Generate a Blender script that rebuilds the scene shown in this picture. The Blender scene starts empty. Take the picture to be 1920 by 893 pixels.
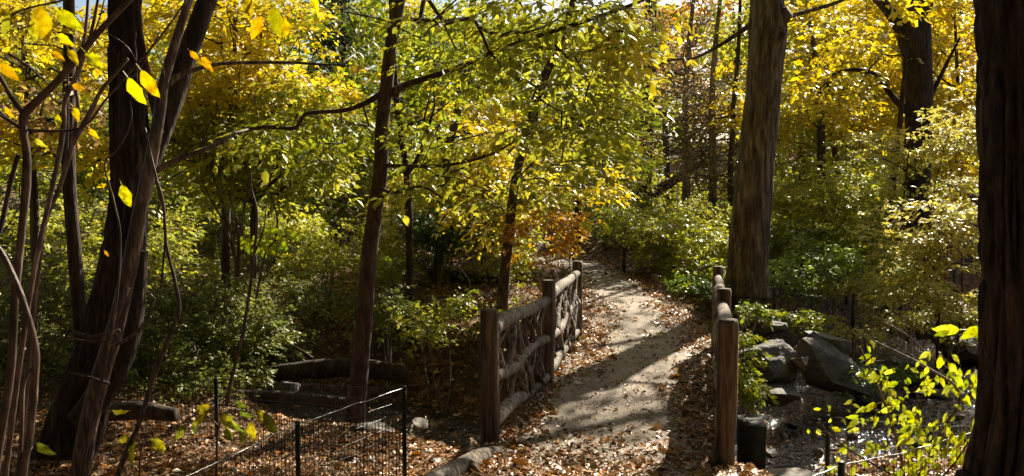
import bpy, math, random
import numpy as np
from mathutils import Vector

random.seed(7); rng = np.random.default_rng(7)
S = bpy.context.scene
COL = S.collection

# ------------------------------------------------------------------ camera, sky, sun, exposure
CAM_H = 2.16; FPX = 1600.0; PITCH = math.atan(89/1600.0)
cd = bpy.data.cameras.new('camera'); cam = bpy.data.objects.new('camera', cd); COL.objects.link(cam)
cd.sensor_width = 36; cd.lens = 36*FPX/1920; cd.clip_start = .05; cd.clip_end = 2000
cam.location = (0, 0, CAM_H); cam.rotation_euler = (math.radians(90)-PITCH, 0, 0)
S.camera = cam
cd.dof.use_dof = True; cd.dof.focus_distance = 10.5; cd.dof.aperture_fstop = 8.0

SUN_AZ = math.radians(31); SUN_EL = math.radians(35)      # azimuth from +Y towards +X
W_ = bpy.data.worlds.new('World'); S.world = W_; W_.use_nodes = True
nt = W_.node_tree; bg = nt.nodes['Background']
sky = nt.nodes.new('ShaderNodeTexSky'); sky.sky_type = 'NISHITA'; sky.sun_disc = False
sky.sun_elevation = SUN_EL; sky.sun_rotation = SUN_AZ
sky.air_density = 1.0; sky.dust_density = 2.0
nt.links.new(sky.outputs[0], bg.inputs[0]); bg.inputs[1].default_value = 0.05
sd = bpy.data.lights.new('sun', 'SUN'); sun = bpy.data.objects.new('sun', sd); COL.objects.link(sun)
sd.energy = 5.0; sd.angle = math.radians(.55); sd.color = (1, .91, .74)
SUNDIR = Vector((math.sin(SUN_AZ)*math.cos(SUN_EL), math.cos(SUN_AZ)*math.cos(SUN_EL), math.sin(SUN_EL)))
sun.rotation_euler = SUNDIR.to_track_quat('Z', 'Y').to_euler(); sun.location = (20, 30, 30)
S.view_settings.view_transform = 'Standard'; S.view_settings.look = 'None'
S.view_settings.exposure = 1.42; S.view_settings.gamma = 1.0
S.render.engine = 'CYCLES'
cy = S.cycles
cy.max_bounces = 7; cy.diffuse_bounces = 2; cy.glossy_bounces = 2; cy.transmission_bounces = 3; cy.transparent_max_bounces = 4
cy.use_denoising = True; cy.caustics_reflective = False; cy.caustics_refractive = False

# ------------------------------------------------------------------ helpers
FWD = np.array([0, math.cos(PITCH), -math.sin(PITCH)]); UP = np.array([0, math.sin(PITCH), math.cos(PITCH)])
RIGHT = np.array([1., 0, 0])
def W(px, py, Y):
    """world point seen at photograph pixel (px, py) at distance Y ahead of the camera"""
    d = FWD + RIGHT*(px-960)/FPX - UP*(py-446.5)/FPX
    return np.array([0, 0, CAM_H]) + d*(Y/d[1])

def link(o, parent=None):
    COL.objects.link(o)
    if parent is not None: o.parent = parent
    return o
def tag(o, label=None, cat=None, group=None, kind=None):
    if label: o['label'] = label
    if cat: o['category'] = cat
    if group: o['group'] = group
    if kind: o['kind'] = kind
    return o
def empty(name, loc, label, cat, group=None):
    o = bpy.data.objects.new(name, None); o.location = loc; o.empty_display_size = .2
    COL.objects.link(o); return tag(o, label, cat, group)
def mesh(name, V, F, mat, parent=None, cols=None, smooth=True, off=None):
    V = np.asarray(V, dtype=np.float32)
    if off is not None: V = V - np.asarray(off, dtype=np.float32)
    me = bpy.data.meshes.new(name); F = np.asarray(F, dtype=np.int32)
    me.vertices.add(len(V)); me.vertices.foreach_set('co', V.ravel())
    k = F.shape[1]; me.loops.add(F.size); me.loops.foreach_set('vertex_index', F.ravel())
    me.polygons.add(len(F)); me.polygons.foreach_set('loop_start', np.arange(len(F), dtype=np.int32)*k)
    me.polygons.foreach_set('loop_total', np.full(len(F), k, dtype=np.int32))
    if smooth: me.polygons.foreach_set('use_smooth', np.ones(len(F), dtype=bool))
    if cols is not None:
        a = me.color_attributes.new('col', 'FLOAT_COLOR', 'POINT')
        c4 = np.ones((len(V), 4), dtype=np.float32); c4[:, :3] = cols
        a.data.foreach_set('color', c4.ravel())
    me.update(calc_edges=True); me.validate()
    me.materials.append(mat)
    o = bpy.data.objects.new(name, me)
    return link(o, parent)

def vnoise(P, seed=0):
    """smooth value noise, P (N,3) -> (N,) in -1..1"""
    P = np.asarray(P, dtype=np.float64); i = np.floor(P).astype(np.int64); f = P-i; f = f*f*(3-2*f)
    def h(a, b, c):
        n = (a*374761393 + b*668265263 + c*2147483647 + seed*974634777) & 0xffffffff
        n = ((n ^ (n >> 13))*1274126177) & 0xffffffff
        return ((n ^ (n >> 16)) & 0xffff)/32767.5-1
    r = 0
    for dx in (0, 1):
        for dy in (0, 1):
            for dz in (0, 1):
                w = (f[:, 0] if dx else 1-f[:, 0])*(f[:, 1] if dy else 1-f[:, 1])*(f[:, 2] if dz else 1-f[:, 2])
                r = r + w*h(i[:, 0]+dx, i[:, 1]+dy, i[:, 2]+dz)
    return r
def fbm(P, seed=0, octv=3):
    r = 0; a = 1; P = np.asarray(P, dtype=np.float64)
    for k in range(octv): r = r+a*vnoise(P*2**k, seed+k); a *= .5
    return r

def smooth_path(pts, rad, step):
    pts = np.asarray(pts, float); rad = np.asarray(rad, float)
    if len(pts) == 2:
        n = max(2, int(np.linalg.norm(pts[1]-pts[0])/step)+1); t = np.linspace(0, 1, n)
        return pts[0]+(pts[1]-pts[0])*t[:, None], rad[0]+(rad[1]-rad[0])*t
    P = np.vstack([2*pts[0]-pts[1], pts, 2*pts[-1]-pts[-2]]); op = []; orr = []
    for k in range(1, len(P)-2):
        a, b, c, d = P[k-1:k+3]; n = max(1, int(round(np.linalg.norm(c-b)/step)))
        t = (np.arange(n)/n)[:, None]
        op.append(.5*((2*b)+(-a+c)*t+(2*a-5*b+4*c-d)*t*t+(-a+3*b-3*c+d)*t**3))
        orr.append(rad[k-1]+(rad[k]-rad[k-1])*t[:, 0])
    op.append(P[-2][None]); orr.append(rad[-1:])
    return np.vstack(op), np.concatenate(orr)
def tube_geo(pts, rad, sides=8, step=.2, amp=0., freq=6., seed=0, furrow=0., cap=True, smoothp=True):
    C, R = smooth_path(pts, rad, step) if smoothp else (np.asarray(pts, float), np.asarray(rad, float))
    n = len(C); T = np.gradient(C, axis=0); T /= np.linalg.norm(T, axis=1)[:, None]+1e-9
    ref = np.array([0, 1., 0]) if abs(T[:, 2]).mean() > .6 else np.array([0, 0, 1.])
    U = np.cross(ref, T); U /= np.linalg.norm(U, axis=1)[:, None]+1e-9; Vv = np.cross(T, U)
    a = np.linspace(0, 2*np.pi, sides, endpoint=False)
    r = np.repeat(R[:, None], sides, 1)
    if amp or furrow:
        L = np.concatenate([[0], np.cumsum(np.linalg.norm(np.diff(C, axis=0), axis=1))])
        ca = np.repeat(np.cos(a)[None], n, 0); sa = np.repeat(np.sin(a)[None], n, 0); LL = np.repeat(L[:, None], sides, 1)
        rm = float(R.mean())
        q = np.stack([ca.ravel()*rm*freq, sa.ravel()*rm*freq, LL.ravel()*freq*.35], 1)
        if amp: r = r*(1+amp*fbm(q, seed).reshape(n, sides))
        if furrow:
            aa = np.repeat(a[None], n, 0).ravel()
            q2 = np.stack([np.cos(aa)*rm*28, np.sin(aa)*rm*28, LL.ravel()*2.6], 1)
            r = r-furrow*np.clip(1-np.abs(vnoise(q2, seed+9))*4, 0, 1).reshape(n, sides)
            q3 = np.stack([np.cos(aa)*rm*16, np.sin(aa)*rm*16, LL.ravel()*11+1.5*vnoise(q2*.5, seed)], 1)
            r = r-furrow*.4*np.clip(1-np.abs(vnoise(q3, seed+19))*5, 0, 1).reshape(n, sides)+furrow*.35*vnoise(q2*1.7+7, seed+2).reshape(n, sides)
    V = C[:, None]+r[..., None]*(np.cos(a)[None, :, None]*U[:, None]+np.sin(a)[None, :, None]*Vv[:, None])
    V = V.reshape(-1, 3); i = np.arange(n-1)[:, None]*sides; j = np.arange(sides)[None]; j2 = (j+1) % sides
    F = np.stack([i+j, i+j2, i+sides+j2, i+sides+j], -1).reshape(-1, 4)
    tri = np.vstack([F[:, [0, 1, 2]], F[:, [0, 2, 3]]])
    if cap:
        V = np.vstack([V, C[0], C[-1]]); nv = len(V); jj = np.arange(sides)
        tri = np.vstack([tri, np.stack([np.full(sides, nv-2), (jj+1) % sides, jj], 1),
                         np.stack([np.full(sides, nv-1), (n-1)*sides+jj, (n-1)*sides+(jj+1) % sides], 1)])
    return V, tri
def join(gs):
    Vs, Fs, o = [], [], 0
    for V, F in gs: Vs.append(V); Fs.append(F+o); o += len(V)
    return np.vstack(Vs), np.vstack(Fs)
def tube(name, pts, rad, mat, parent=None, off=None, **k):
    V, F = tube_geo(pts, rad, **k); return mesh(name, V, F, mat, parent, off=off)

# ------------------------------------------------------------------ materials
def newmat(name):
    m = bpy.data.materials.new(name); m.use_nodes = True; t = m.node_tree
    return m, t, t.nodes['Principled BSDF']
def nd(t, typ, **k):
    n = t.nodes.new(typ)
    for a, b in k.items():
        if a.startswith('i_'): n.inputs[a[2:].replace('_', ' ')].default_value = b
        else: setattr(n, a, b)
    return n
def ramp(t, stops):
    r = t.nodes.new('ShaderNodeValToRGB'); e = r.color_ramp.elements
    while len(e) < len(stops): e.new(.5)
    for i, (p, c) in enumerate(stops): e[i].position = p; e[i].color = (*c, 1)
    return r
def coords(t, scale=(1, 1, 1), src='Object'):
    tc = t.nodes.new('ShaderNodeTexCoord'); mp = t.nodes.new('ShaderNodeMapping'); mp.inputs['Scale'].default_value = scale
    t.links.new(tc.outputs[src], mp.inputs[0]); return mp.outputs[0]
def bark(name, c0, c1, c2, sc=14, zs=.18, bump=.6, rough=.9, moss=None):
    m, t, b = newmat(name); L = t.links.new
    v = coords(t, (sc, sc, sc*zs))
    n1 = nd(t, 'ShaderNodeTexNoise', i_Scale=1.0, i_Detail=7.0, i_Roughness=.65, i_Distortion=.6); L(v, n1.inputs['Vector'])
    r = ramp(t, [(.36, c0), (.5, c1), (.66, c2)]); L(n1.outputs[0], r.inputs[0])
    v2 = coords(t, (3.4, 3.4, 1.1)); n2 = nd(t, 'ShaderNodeTexNoise', i_Scale=1.0, i_Detail=6.0, i_Roughness=.65); L(v2, n2.inputs['Vector'])
    mix = nd(t, 'ShaderNodeMix', data_type='RGBA', blend_type='MULTIPLY'); mix.inputs[0].default_value = .8
    r2 = ramp(t, [(.36, (.28, .25, .22)), (.5, (.8, .76, .72)), (.64, (1, 1, 1))]); L(n2.outputs[0], r2.inputs[0])
    L(r.outputs[0], mix.inputs[6]); L(r2.outputs[0], mix.inputs[7]); out = mix.outputs[2]
    if moss:
        mm = nd(t, 'ShaderNodeMix', data_type='RGBA'); r3 = ramp(t, [(.55, (0, 0, 0)), (.68, (1, 1, 1))]); L(n2.outputs[0], r3.inputs[0])
        L(r3.outputs[0], mm.inputs[0]); L(out, mm.inputs[6]); mm.inputs[7].default_value = (*moss, 1); out = mm.outputs[2]
    L(out, b.inputs['Base Color']); b.inputs['Roughness'].default_value = rough
    vo = nd(t, 'ShaderNodeTexVoronoi', feature='DISTANCE_TO_EDGE', i_Scale=.9); L(v, vo.inputs['Vector'])
    ad = nd(t, 'ShaderNodeMath', operation='ADD'); L(vo.outputs[0], ad.inputs[0]); L(n1.outputs[0], ad.inputs[1])
    bp = nd(t, 'ShaderNodeBump', i_Strength=bump, i_Distance=.02); L(ad.outputs[0], bp.inputs['Height']); L(bp.outputs[0], b.inputs['Normal'])
    return m
M = {}
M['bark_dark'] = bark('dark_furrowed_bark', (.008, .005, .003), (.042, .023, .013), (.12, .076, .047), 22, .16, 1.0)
M['bark_grey'] = bark('grey_brown_bark', (.035, .024, .016), (.135, .098, .068), (.32, .255, .19), 12, .13, 1.0)
M['bark_brown'] = bark('smooth_brown_bark', (.035, .02, .013), (.09, .052, .033), (.19, .125, .085), 14, .35, .4)
M['bark_far'] = bark('far_bark', (.02, .014, .01), (.06, .043, .032), (.13, .1, .075), 6, .3, .4)
M['stem'] = bark('pale_stem_bark', (.025, .013, .008), (.10, .052, .031), (.30, .20, .135), 34, .14, .5, .55)
M['twig'] = bark('twig_bark', (.11, .088, .075), (.24, .20, .17), (.40, .35, .31), 20, .4, .2)
M['post'] = bark('weathered_post_wood', (.03, .018, .010), (.155, .10, .06), (.35, .25, .165), 24, .07, 1.0, .8)
M['rail'] = bark('silvery_rail_wood', (.05, .035, .026), (.23, .185, .145), (.48, .42, .355), 20, .25, .6, .85)
M['brace'] = bark('brown_brace_wood', (.03, .017, .01), (.12, .075, .048), (.28, .205, .15), 22, .2, .6, .85)
M['log'] = bark('fallen_log_bark', (.014, .009, .006), (.05, .031, .02), (.13, .088, .06), 12, .3, .9)
M['wet'] = bark('wet_timber', (.008, .006, .004), (.02, .014, .01), (.05, .037, .027), 14, .3, .6, .6)

def leafmat(name, trans=.45, spots=True):
    m, t, b = newmat(name); L = t.links.new
    at = nd(t, 'ShaderNodeAttribute', attribute_name='col')
    n = nd(t, 'ShaderNodeTexNoise', i_Scale=34.0, i_Detail=3.0); L(coords(t), n.inputs['Vector'])
    r = ramp(t, [(.3, (.62, .58, .5)), (.5, (1, 1, 1)), (.75, (1.0, 1.0, 1.0))]); L(n.outputs[0], r.inputs[0])
    mx = nd(t, 'ShaderNodeMix', data_type='RGBA', blend_type='MULTIPLY'); mx.inputs[0].default_value = .7
    L(at.outputs['Color'], mx.inputs[6]); L(r.outputs[0], mx.inputs[7])
    L(mx.outputs[2], b.inputs['Base Color']); b.inputs['Roughness'].default_value = .46
    b.inputs['Specular IOR Level'].default_value = .4
    hs = nd(t, 'ShaderNodeHueSaturation'); hs.inputs['Saturation'].default_value = 1.12; hs.inputs['Value'].default_value = 1.25
    L(mx.outputs[2], hs.inputs['Color'])
    tr = nd(t, 'ShaderNodeBsdfTranslucent'); L(hs.outputs[0], tr.inputs['Color'])
    ms = nd(t, 'ShaderNodeMixShader'); ms.inputs[0].default_value = trans
    L(b.outputs[0], ms.inputs[1]); L(tr.outputs[0], ms.inputs[2]); L(ms.outputs[0], t.nodes['Material Output'].inputs[0])
    return m
M['leaf'] = leafmat('autumn_leaf', .42)
M['dryleaf'] = leafmat('dry_leaf', .16)
def bigleafmat():
    m = leafmat('mottled_large_leaf', .45); t = m.node_tree; L = t.links.new
    n = nd(t, 'ShaderNodeTexNoise', i_Scale=26.0, i_Detail=5.0, i_Roughness=.7); L(coords(t), n.inputs['Vector'])
    n2 = nd(t, 'ShaderNodeTexVoronoi', i_Scale=95.0); L(coords(t), n2.inputs['Vector'])
    r = ramp(t, [(.36, (.30, .16, .06)), (.44, (.72, .62, .4)), (.55, (1, 1, 1))]); L(n.outputs[0], r.inputs[0])
    r2 = ramp(t, [(.08, (.25, .13, .05)), (.2, (1, 1, 1))]); L(n2.outputs[0], r2.inputs[0])
    mx = [x for x in t.nodes if x.type == 'MIX'][0]; at = [x for x in t.nodes if x.type == 'ATTRIBUTE'][0]
    a = nd(t, 'ShaderNodeMix', data_type='RGBA', blend_type='MULTIPLY'); a.inputs[0].default_value = .75; L(at.outputs['Color'], a.inputs[6]); L(r.outputs[0], a.inputs[7])
    b = nd(t, 'ShaderNodeMix', data_type='RGBA', blend_type='MULTIPLY'); b.inputs[0].default_value = .8; L(a.outputs[2], b.inputs[6]); L(r2.outputs[0], b.inputs[7])
    L(b.outputs[2], mx.inputs[6]); return m
M['bigleaf'] = bigleafmat()

def groundmat():
    m, t, b = newmat('leaf_littered_soil'); L = t.links.new; v = coords(t)
    vo = nd(t, 'ShaderNodeTexVoronoi', i_Scale=15.0, i_Randomness=1.0)
    n0 = nd(t, 'ShaderNodeTexNoise', i_Scale=9.0, i_Detail=4.0); L(v, n0.inputs['Vector'])
    mv = nd(t, 'ShaderNodeMix', data_type='VECTOR'); mv.inputs[0].default_value = .12; L(v, mv.inputs[4]); L(n0.outputs['Color'], mv.inputs[5])
    L(mv.outputs[1], vo.inputs['Vector'])
    sx = nd(t, 'ShaderNodeSeparateColor'); L(vo.outputs['Color'], sx.inputs[0])
    r = ramp(t, [(0, (.035, .02, .012)), (.3, (.09, .045, .022)), (.55, (.17, .08, .035)), (.75, (.24, .13, .065)), (1, (.32, .22, .14))]); L(sx.outputs[0], r.inputs[0])
    n2 = nd(t, 'ShaderNodeTexNoise', i_Scale=.7, i_Detail=5.0); L(v, n2.inputs['Vector'])
    r2 = ramp(t, [(.42, (0, 0, 0)), (.62, (1, 1, 1))]); L(n2.outputs[0], r2.inputs[0])
    mx = nd(t, 'ShaderNodeMix', data_type='RGBA'); L(r2.outputs[0], mx.inputs[0]); L(r.outputs[0], mx.inputs[6])
    mx.inputs[7].default_value = (.05, .034, .022, 1)
    L(mx.outputs[2], b.inputs['Base Color']); b.inputs['Roughness'].default_value = .95
    bp = nd(t, 'ShaderNodeBump', i_Strength=.9, i_Distance=.03); L(sx.outputs[1], bp.inputs['Height']); L(bp.outputs[0], b.inputs['Normal'])
    return m
M['ground'] = groundmat()
def pathmat():
    m, t, b = newmat('dusty_asphalt_path'); L = t.links.new; v = coords(t)
    n = nd(t, 'ShaderNodeTexNoise', i_Scale=1.6, i_Detail=8.0, i_Roughness=.7); L(v, n.inputs['Vector'])
    r = ramp(t, [(.3, (.09, .069, .05)), (.5, (.205, .162, .12)), (.7, (.33, .27, .21))]); L(n.outputs[0], r.inputs[0])
    n2 = nd(t, 'ShaderNodeTexVoronoi', i_Scale=75.0); L(v, n2.inputs['Vector'])
    r2 = ramp(t, [(.0, (.6, .56, .5)), (.35, (1, 1, 1))]); L(n2.outputs[0], r2.inputs[0])
    mx = nd(t, 'ShaderNodeMix', data_type='RGBA', blend_type='MULTIPLY'); mx.inputs[0].default_value = .55
    L(r.outputs[0], mx.inputs[6]); L(r2.outputs[0], mx.inputs[7])
    n3 = nd(t, 'ShaderNodeTexNoise', i_Scale=26.0, i_Detail=4.0); L(v, n3.inputs['Vector'])
    r3 = ramp(t, [(.58, (1, 1, 1)), (.66, (.45, .33, .24))]); L(n3.outputs[0], r3.inputs[0])
    m2 = nd(t, 'ShaderNodeMix', data_type='RGBA', blend_type='MULTIPLY'); m2.inputs[0].default_value = .7
    L(mx.outputs[2], m2.inputs[6]); L(r3.outputs[0], m2.inputs[7])
    L(m2.outputs[2], b.inputs['Base Color']); b.inputs['Roughness'].default_value = .85
    bp = nd(t, 'ShaderNodeBump', i_Strength=.5, i_Distance=.01); L(n3.outputs[0], bp.inputs['Height']); L(bp.outputs[0], b.inputs['Normal'])
    return m
M['path'] = pathmat()
def rockmat(name, c0, c1, c2, moss):
    m, t, b = newmat(name); L = t.links.new; v = coords(t, (1, 1, 2.2))
    n = nd(t, 'ShaderNodeTexNoise', i_Scale=3.5, i_Detail=9.0, i_Roughness=.7); L(v, n.inputs['Vector'])
    r = ramp(t, [(.3, c0), (.52, c1), (.72, c2)]); L(n.outputs[0], r.inputs[0])
    n2 = nd(t, 'ShaderNodeTexNoise', i_Scale=1.7, i_Detail=6.0); L(v, n2.inputs['Vector'])
    r2 = ramp(t, [(.54, (0, 0, 0)), (.64, (1, 1, 1))]); L(n2.outputs[0], r2.inputs[0])
    mx = nd(t, 'ShaderNodeMix', data_type='RGBA'); L(r2.outputs[0], mx.inputs[0]); L(r.outputs[0], mx.inputs[6]); mx.inputs[7].default_value = (*moss, 1)
    L(mx.outputs[2], b.inputs['Base Color']); b.inputs['Roughness'].default_value = .8
    n3 = nd(t, 'ShaderNodeTexNoise', i_Scale=14.0, i_Detail=8.0); L(v, n3.inputs['Vector'])
    bp = nd(t, 'ShaderNodeBump', i_Strength=.8, i_Distance=.03); L(n3.outputs[0], bp.inputs['Height']); L(bp.outputs[0], b.inputs['Normal'])
    return m
M['rock'] = rockmat('grey_schist', (.025, .022, .019), (.085, .076, .066), (.20, .18, .155), (.08, .08, .025))
M['rockp'] = rockmat('pale_schist', (.07, .06, .05), (.24, .21, .18), (.42, .39, .34), (.17, .11, .06))
M['wetrock'] = rockmat('wet_pebble', (.03, .026, .022), (.10, .09, .08), (.22, .2, .18), (.08, .05, .03)); M['wetrock'].node_tree.nodes['Principled BSDF'].inputs['Roughness'].default_value = .14
def watermat():
    m, t, b = newmat('stream_water'); L = t.links.new; v = coords(t)
    n0 = nd(t, 'ShaderNodeTexNoise', i_Scale=2.0, i_Detail=4.0); L(v, n0.inputs['Vector'])
    r = ramp(t, [(.4, (.006, .005, .004)), (.65, (.025, .019, .013))]); L(n0.outputs[0], r.inputs[0]); L(r.outputs[0], b.inputs['Base Color'])
    b.inputs['Roughness'].default_value = .05; b.inputs['IOR'].default_value = 1.33; b.inputs['Specular IOR Level'].default_value = .8
    n = nd(t, 'ShaderNodeTexNoise', i_Scale=7.0, i_Detail=4.0, i_Roughness=.6); L(v, n.inputs['Vector'])
    bp = nd(t, 'ShaderNodeBump', i_Strength=1.0, i_Distance=.09); L(n.outputs[0], bp.inputs['Height']); L(bp.outputs[0], b.inputs['Normal'])
    return m
M['water'] = watermat()
def plain(name, c, rough, metal=0.):
    m, t, b = newmat(name); L = t.links.new
    n = nd(t, 'ShaderNodeTexNoise', i_Scale=30.0, i_Detail=4.0); L(coords(t), n.inputs['Vector'])
    r = ramp(t, [(.3, tuple(x*.6 for x in c)), (.7, c)]); L(n.outputs[0], r.inputs[0]); L(r.outputs[0], b.inputs['Base Color'])
    b.inputs['Roughness'].default_value = rough; b.inputs['Metallic'].default_value = metal; return m
M['wire'] = plain('dark_coated_wire', (.035, .04, .035), .35, .3)
M['fpost'] = plain('green_black_steel_post', (.012, .022, .016), .45)
M['topwire'] = plain('galvanised_wire', (.42, .40, .38), .35, .6)
M['deck'] = plain('deck_concrete', (.24, .2, .17), .9)

# ------------------------------------------------------------------ terrain
PATHC = np.array([(-.6, -8), (.1, 0), (.75, 6.9), (1.31, 9.4), (1.87, 11.9), (2.07, 13.5), (2.1, 16), (2.1, 19), (1.85, 21.3), (1.1, 23.0), (-.6, 24.3), (-4, 25.3), (-12, 27)], float)
STREAM = np.array([(20, 30), (11, 21.5), (7.8, 16.5), (5.2, 12.8), (3.2, 10.7), (1.3, 9.9), (-.9, 11.6), (-3.4, 13.4), (-7.5, 15.2), (-14, 17), (-30, 21)], float)
STRW = np.array([1.2, 2.0, 2.5, 2.1, 1.6, 1.1, .9, .8, .8, .8, .8])
def polydist(P, L):
    best = np.full(len(P), 1e9); seg = np.zeros(len(P))
    for k in range(len(L)-1):
        a, b = L[k], L[k+1]; ab = b-a; t = np.clip(((P-a)@ab)/(ab@ab), 0, 1); d = np.linalg.norm(P-(a+t[:, None]*ab), axis=1)
        m = d < best; best[m] = d[m]; seg[m] = k+t[m]
    return best, seg
CT = np.array([(-6, -3, .6), (0, -3, .6), (8, -3, .6), (0, 3, .45), (-3.4, 6.5, 0), (-6, 5, .1), (-1.5, 8, -.5), (-1.2, 6.8, -.35), (-4, 8, -.6), (-8, 8, -.5), (-3, 10.5, -.8), (-7, 11, -.5), (-1.9, 10.5, -.55),
    (-12, 10, 0), (.3, 5.6, .12), (-3.2, 16, -.1), (-6, 17, .1), (-3, 20, .6), (-10, 18, .7), (-15, 20, 1.2), (-15, 30, 2.7), (-5, 30, 1.7), (0, 30, 1.2), (-.2, 14.5, .1), (-1.5, 18, .3),
    (3, 30, 1.0), (5, 40, 1.6), (0, 60, 4.5), (-30, 60, 6), (30, 60, 7), (-40, 30, 4), (40, 30, 5), (12, 25, 1.4), (7, 18.5, .0), (9, 23, .8), (4.6, 16, .3), (5, 14.7, .05), (4, 13.8, .0), (3, 12.6, .05),
    (12, 17, .1), (12, 18.5, .3), (20, 20, 1.4), (22, 30, 3.2), (30, 10, 1), (-30, 10, 1), (12, 10, -.3), (9, 8, -.3), (5, 7, -.3), (2.8, 6.2, -.2), (2.6, 8.4, -.75), (3.2, 7.4, -.6), (4.5, 22, .4), (-30, -5, 1), (30, -5, 1)], float)
def _rbf():
    d = np.linalg.norm(CT[:, None, :2]-CT[None, :, :2], axis=-1)
    n = len(CT); A = np.zeros((n+3, n+3)); A[:n, :n] = d; A[:n, n:] = np.c_[np.ones(n), CT[:, :2]]; A[n:, :n] = A[:n, n:].T
    return np.linalg.solve(A+np.diag([-.05]*n+[0]*3), np.r_[CT[:, 2], 0, 0, 0])
RB = _rbf()
def zpath(Y): return np.interp(Y, [-8, 0, 3, 6.5, 13, 16, 20, 23, 30], [.6, .5, .4, 0, 0, .06, .18, .3, .9])
def sst(a, b, x): t = np.clip((x-a)/(b-a), 0, 1); return t*t*(3-2*t)
def terrain(X, Y):
    X = np.atleast_1d(np.asarray(X, float)); Y = np.atleast_1d(np.asarray(Y, float))
    P = np.stack([np.clip(X, -40, 40), np.clip(Y, -8, 62)], 1)
    n = len(CT); z = np.zeros(len(P))
    for s in range(0, len(P), 20000):
        d = np.linalg.norm(P[s:s+20000, None]-CT[None, :, :2], axis=-1)
        z[s:s+20000] = d@RB[:n]+RB[n]+P[s:s+20000]@RB[n+1:]
    Q = np.stack([X, Y], 1)
    z += .09*fbm(np.c_[Q*.55, np.zeros(len(Q))], 3)+.02*fbm(np.c_[Q*3, np.zeros(len(Q))], 5, 2)
    pd, ps = polydist(Q, PATHC)
    w = 1-sst(.95, 1.9, pd); onb = (sst(6.6, 7.2, Y))*(1-sst(11.9, 12.5, Y))
    z = z*(1-w*(1-onb))+zpath(Y)*w*(1-onb)
    z = np.where(onb > 0, np.minimum(z, 0-.28*onb*(pd < 1.3)), z)
    sdst, ss = polydist(Q, STREAM); hw = np.interp(ss, np.arange(len(STREAM)), STRW)
    hw = hw+.35*vnoise(np.c_[Q*.8, np.zeros(len(Q))], 8)
    k = 1-sst(hw*.75, hw+1.1, sdst)
    z = z*(1-k)+np.minimum(z, -1.35)*k
    return z
def tz(x, y): return float(terrain([x], [y])[0])
def on_ground(px, py):
    """ground point seen at pixel"""
    ys = np.linspace(5, 60, 400); pts = np.array([W(px, py, y) for y in ys]); h = terrain(pts[:, 0], pts[:, 1])
    i = np.argmax(pts[:, 2] < h); return np.array([pts[i, 0], pts[i, 1], h[i]])

def warp(n, lo, hi, mid, dens):
    u = np.linspace(-1, 1, n); s = np.sinh(u*dens)/math.sinh(dens)
    return np.where(s < 0, mid+s*(mid-lo), mid+s*(hi-mid))
gx = warp(330, -420, 420, 0, 5.2); gy = warp(330, -150, 620, 10.5, 5.0)
GX, GY = np.meshgrid(gx, gy); Z = terrain(GX.ravel(), GY.ravel())
Z += np.clip((np.hypot(GX.ravel(), GY.ravel()-20)-70)*.05, 0, 14)
nx, ny = len(gx), len(gy); ii = (np.arange(ny-1)[:, None]*nx+np.arange(nx-1)[None]).ravel()
GF = np.stack([ii, ii+1, ii+nx+1, ii+nx], 1)
tag(mesh('ground', np.c_[GX.ravel(), GY.ravel(), Z], GF, M['ground']), 'brown woodland ground covered in fallen leaves', kind='structure')
# path strip with ragged edges, draped just above the ground
pc, _ = smooth_path(np.c_[PATHC, np.zeros(len(PATHC))], np.zeros(len(PATHC)), .15)
tn = np.gradient(pc, axis=0); tn /= np.linalg.norm(tn, axis=1)[:, None]; nr = np.stack([tn[:, 1], -tn[:, 0]], 1)
hwid = np.interp(pc[:, 1], [0, 6.5, 7, 11.9, 13.5, 16, 19, 24], [1.0, .98, .9, .9, .86, .68, .6, .7])
k = 9; u = np.linspace(-1, 1, k); jit = .07*vnoise(np.c_[pc[:, :2]*2.2, np.zeros(len(pc))], 4)
PV = pc[:, None, :2]+nr[:, None]*(u[None, :, None]*(hwid+jit*((pc[:, 1] < 6.6) | (pc[:, 1] > 12)))[:, None, None])
PV = PV.reshape(-1, 2); inb = (PV[:, 1] > 6.3) & (PV[:, 1] < 12.6)
PZ = np.where(inb, zpath(PV[:, 1])+.012, np.maximum(terrain(PV[:, 0], PV[:, 1]), zpath(PV[:, 1])-.03)+.014)
ii = (np.arange(len(pc)-1)[:, None]*k+np.arange(k-1)[None]).ravel()
tag(mesh('path', np.c_[PV, PZ], np.stack([ii, ii+1, ii+k+1, ii+k], 1), M['path']), 'pale dusty footpath crossing the bridge and curving away', kind='structure')
# stream water sheet
sc_, sw = smooth_path(np.c_[STREAM, np.zeros(len(STREAM))], STRW, .4)
tn = np.gradient(sc_, axis=0); tn /= np.linalg.norm(tn, axis=1)[:, None]; nr = np.stack([tn[:, 1], -tn[:, 0]], 1); k = 7; u = np.linspace(-1, 1, k)
WV = (sc_[:, None, :2]+nr[:, None]*(u[None, :, None]*(sw+.9)[:, None, None])).reshape(-1, 2)
ii = (np.arange(len(sc_)-1)[:, None]*k+np.arange(k-1)[None]).ravel()
tag(mesh('stream_water', np.c_[WV, np.full(len(WV), -1.17)], np.stack([ii, ii+k, ii+k+1, ii+1], 1), M['water']), 'shallow glinting stream passing under the footbridge', kind='structure')
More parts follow.
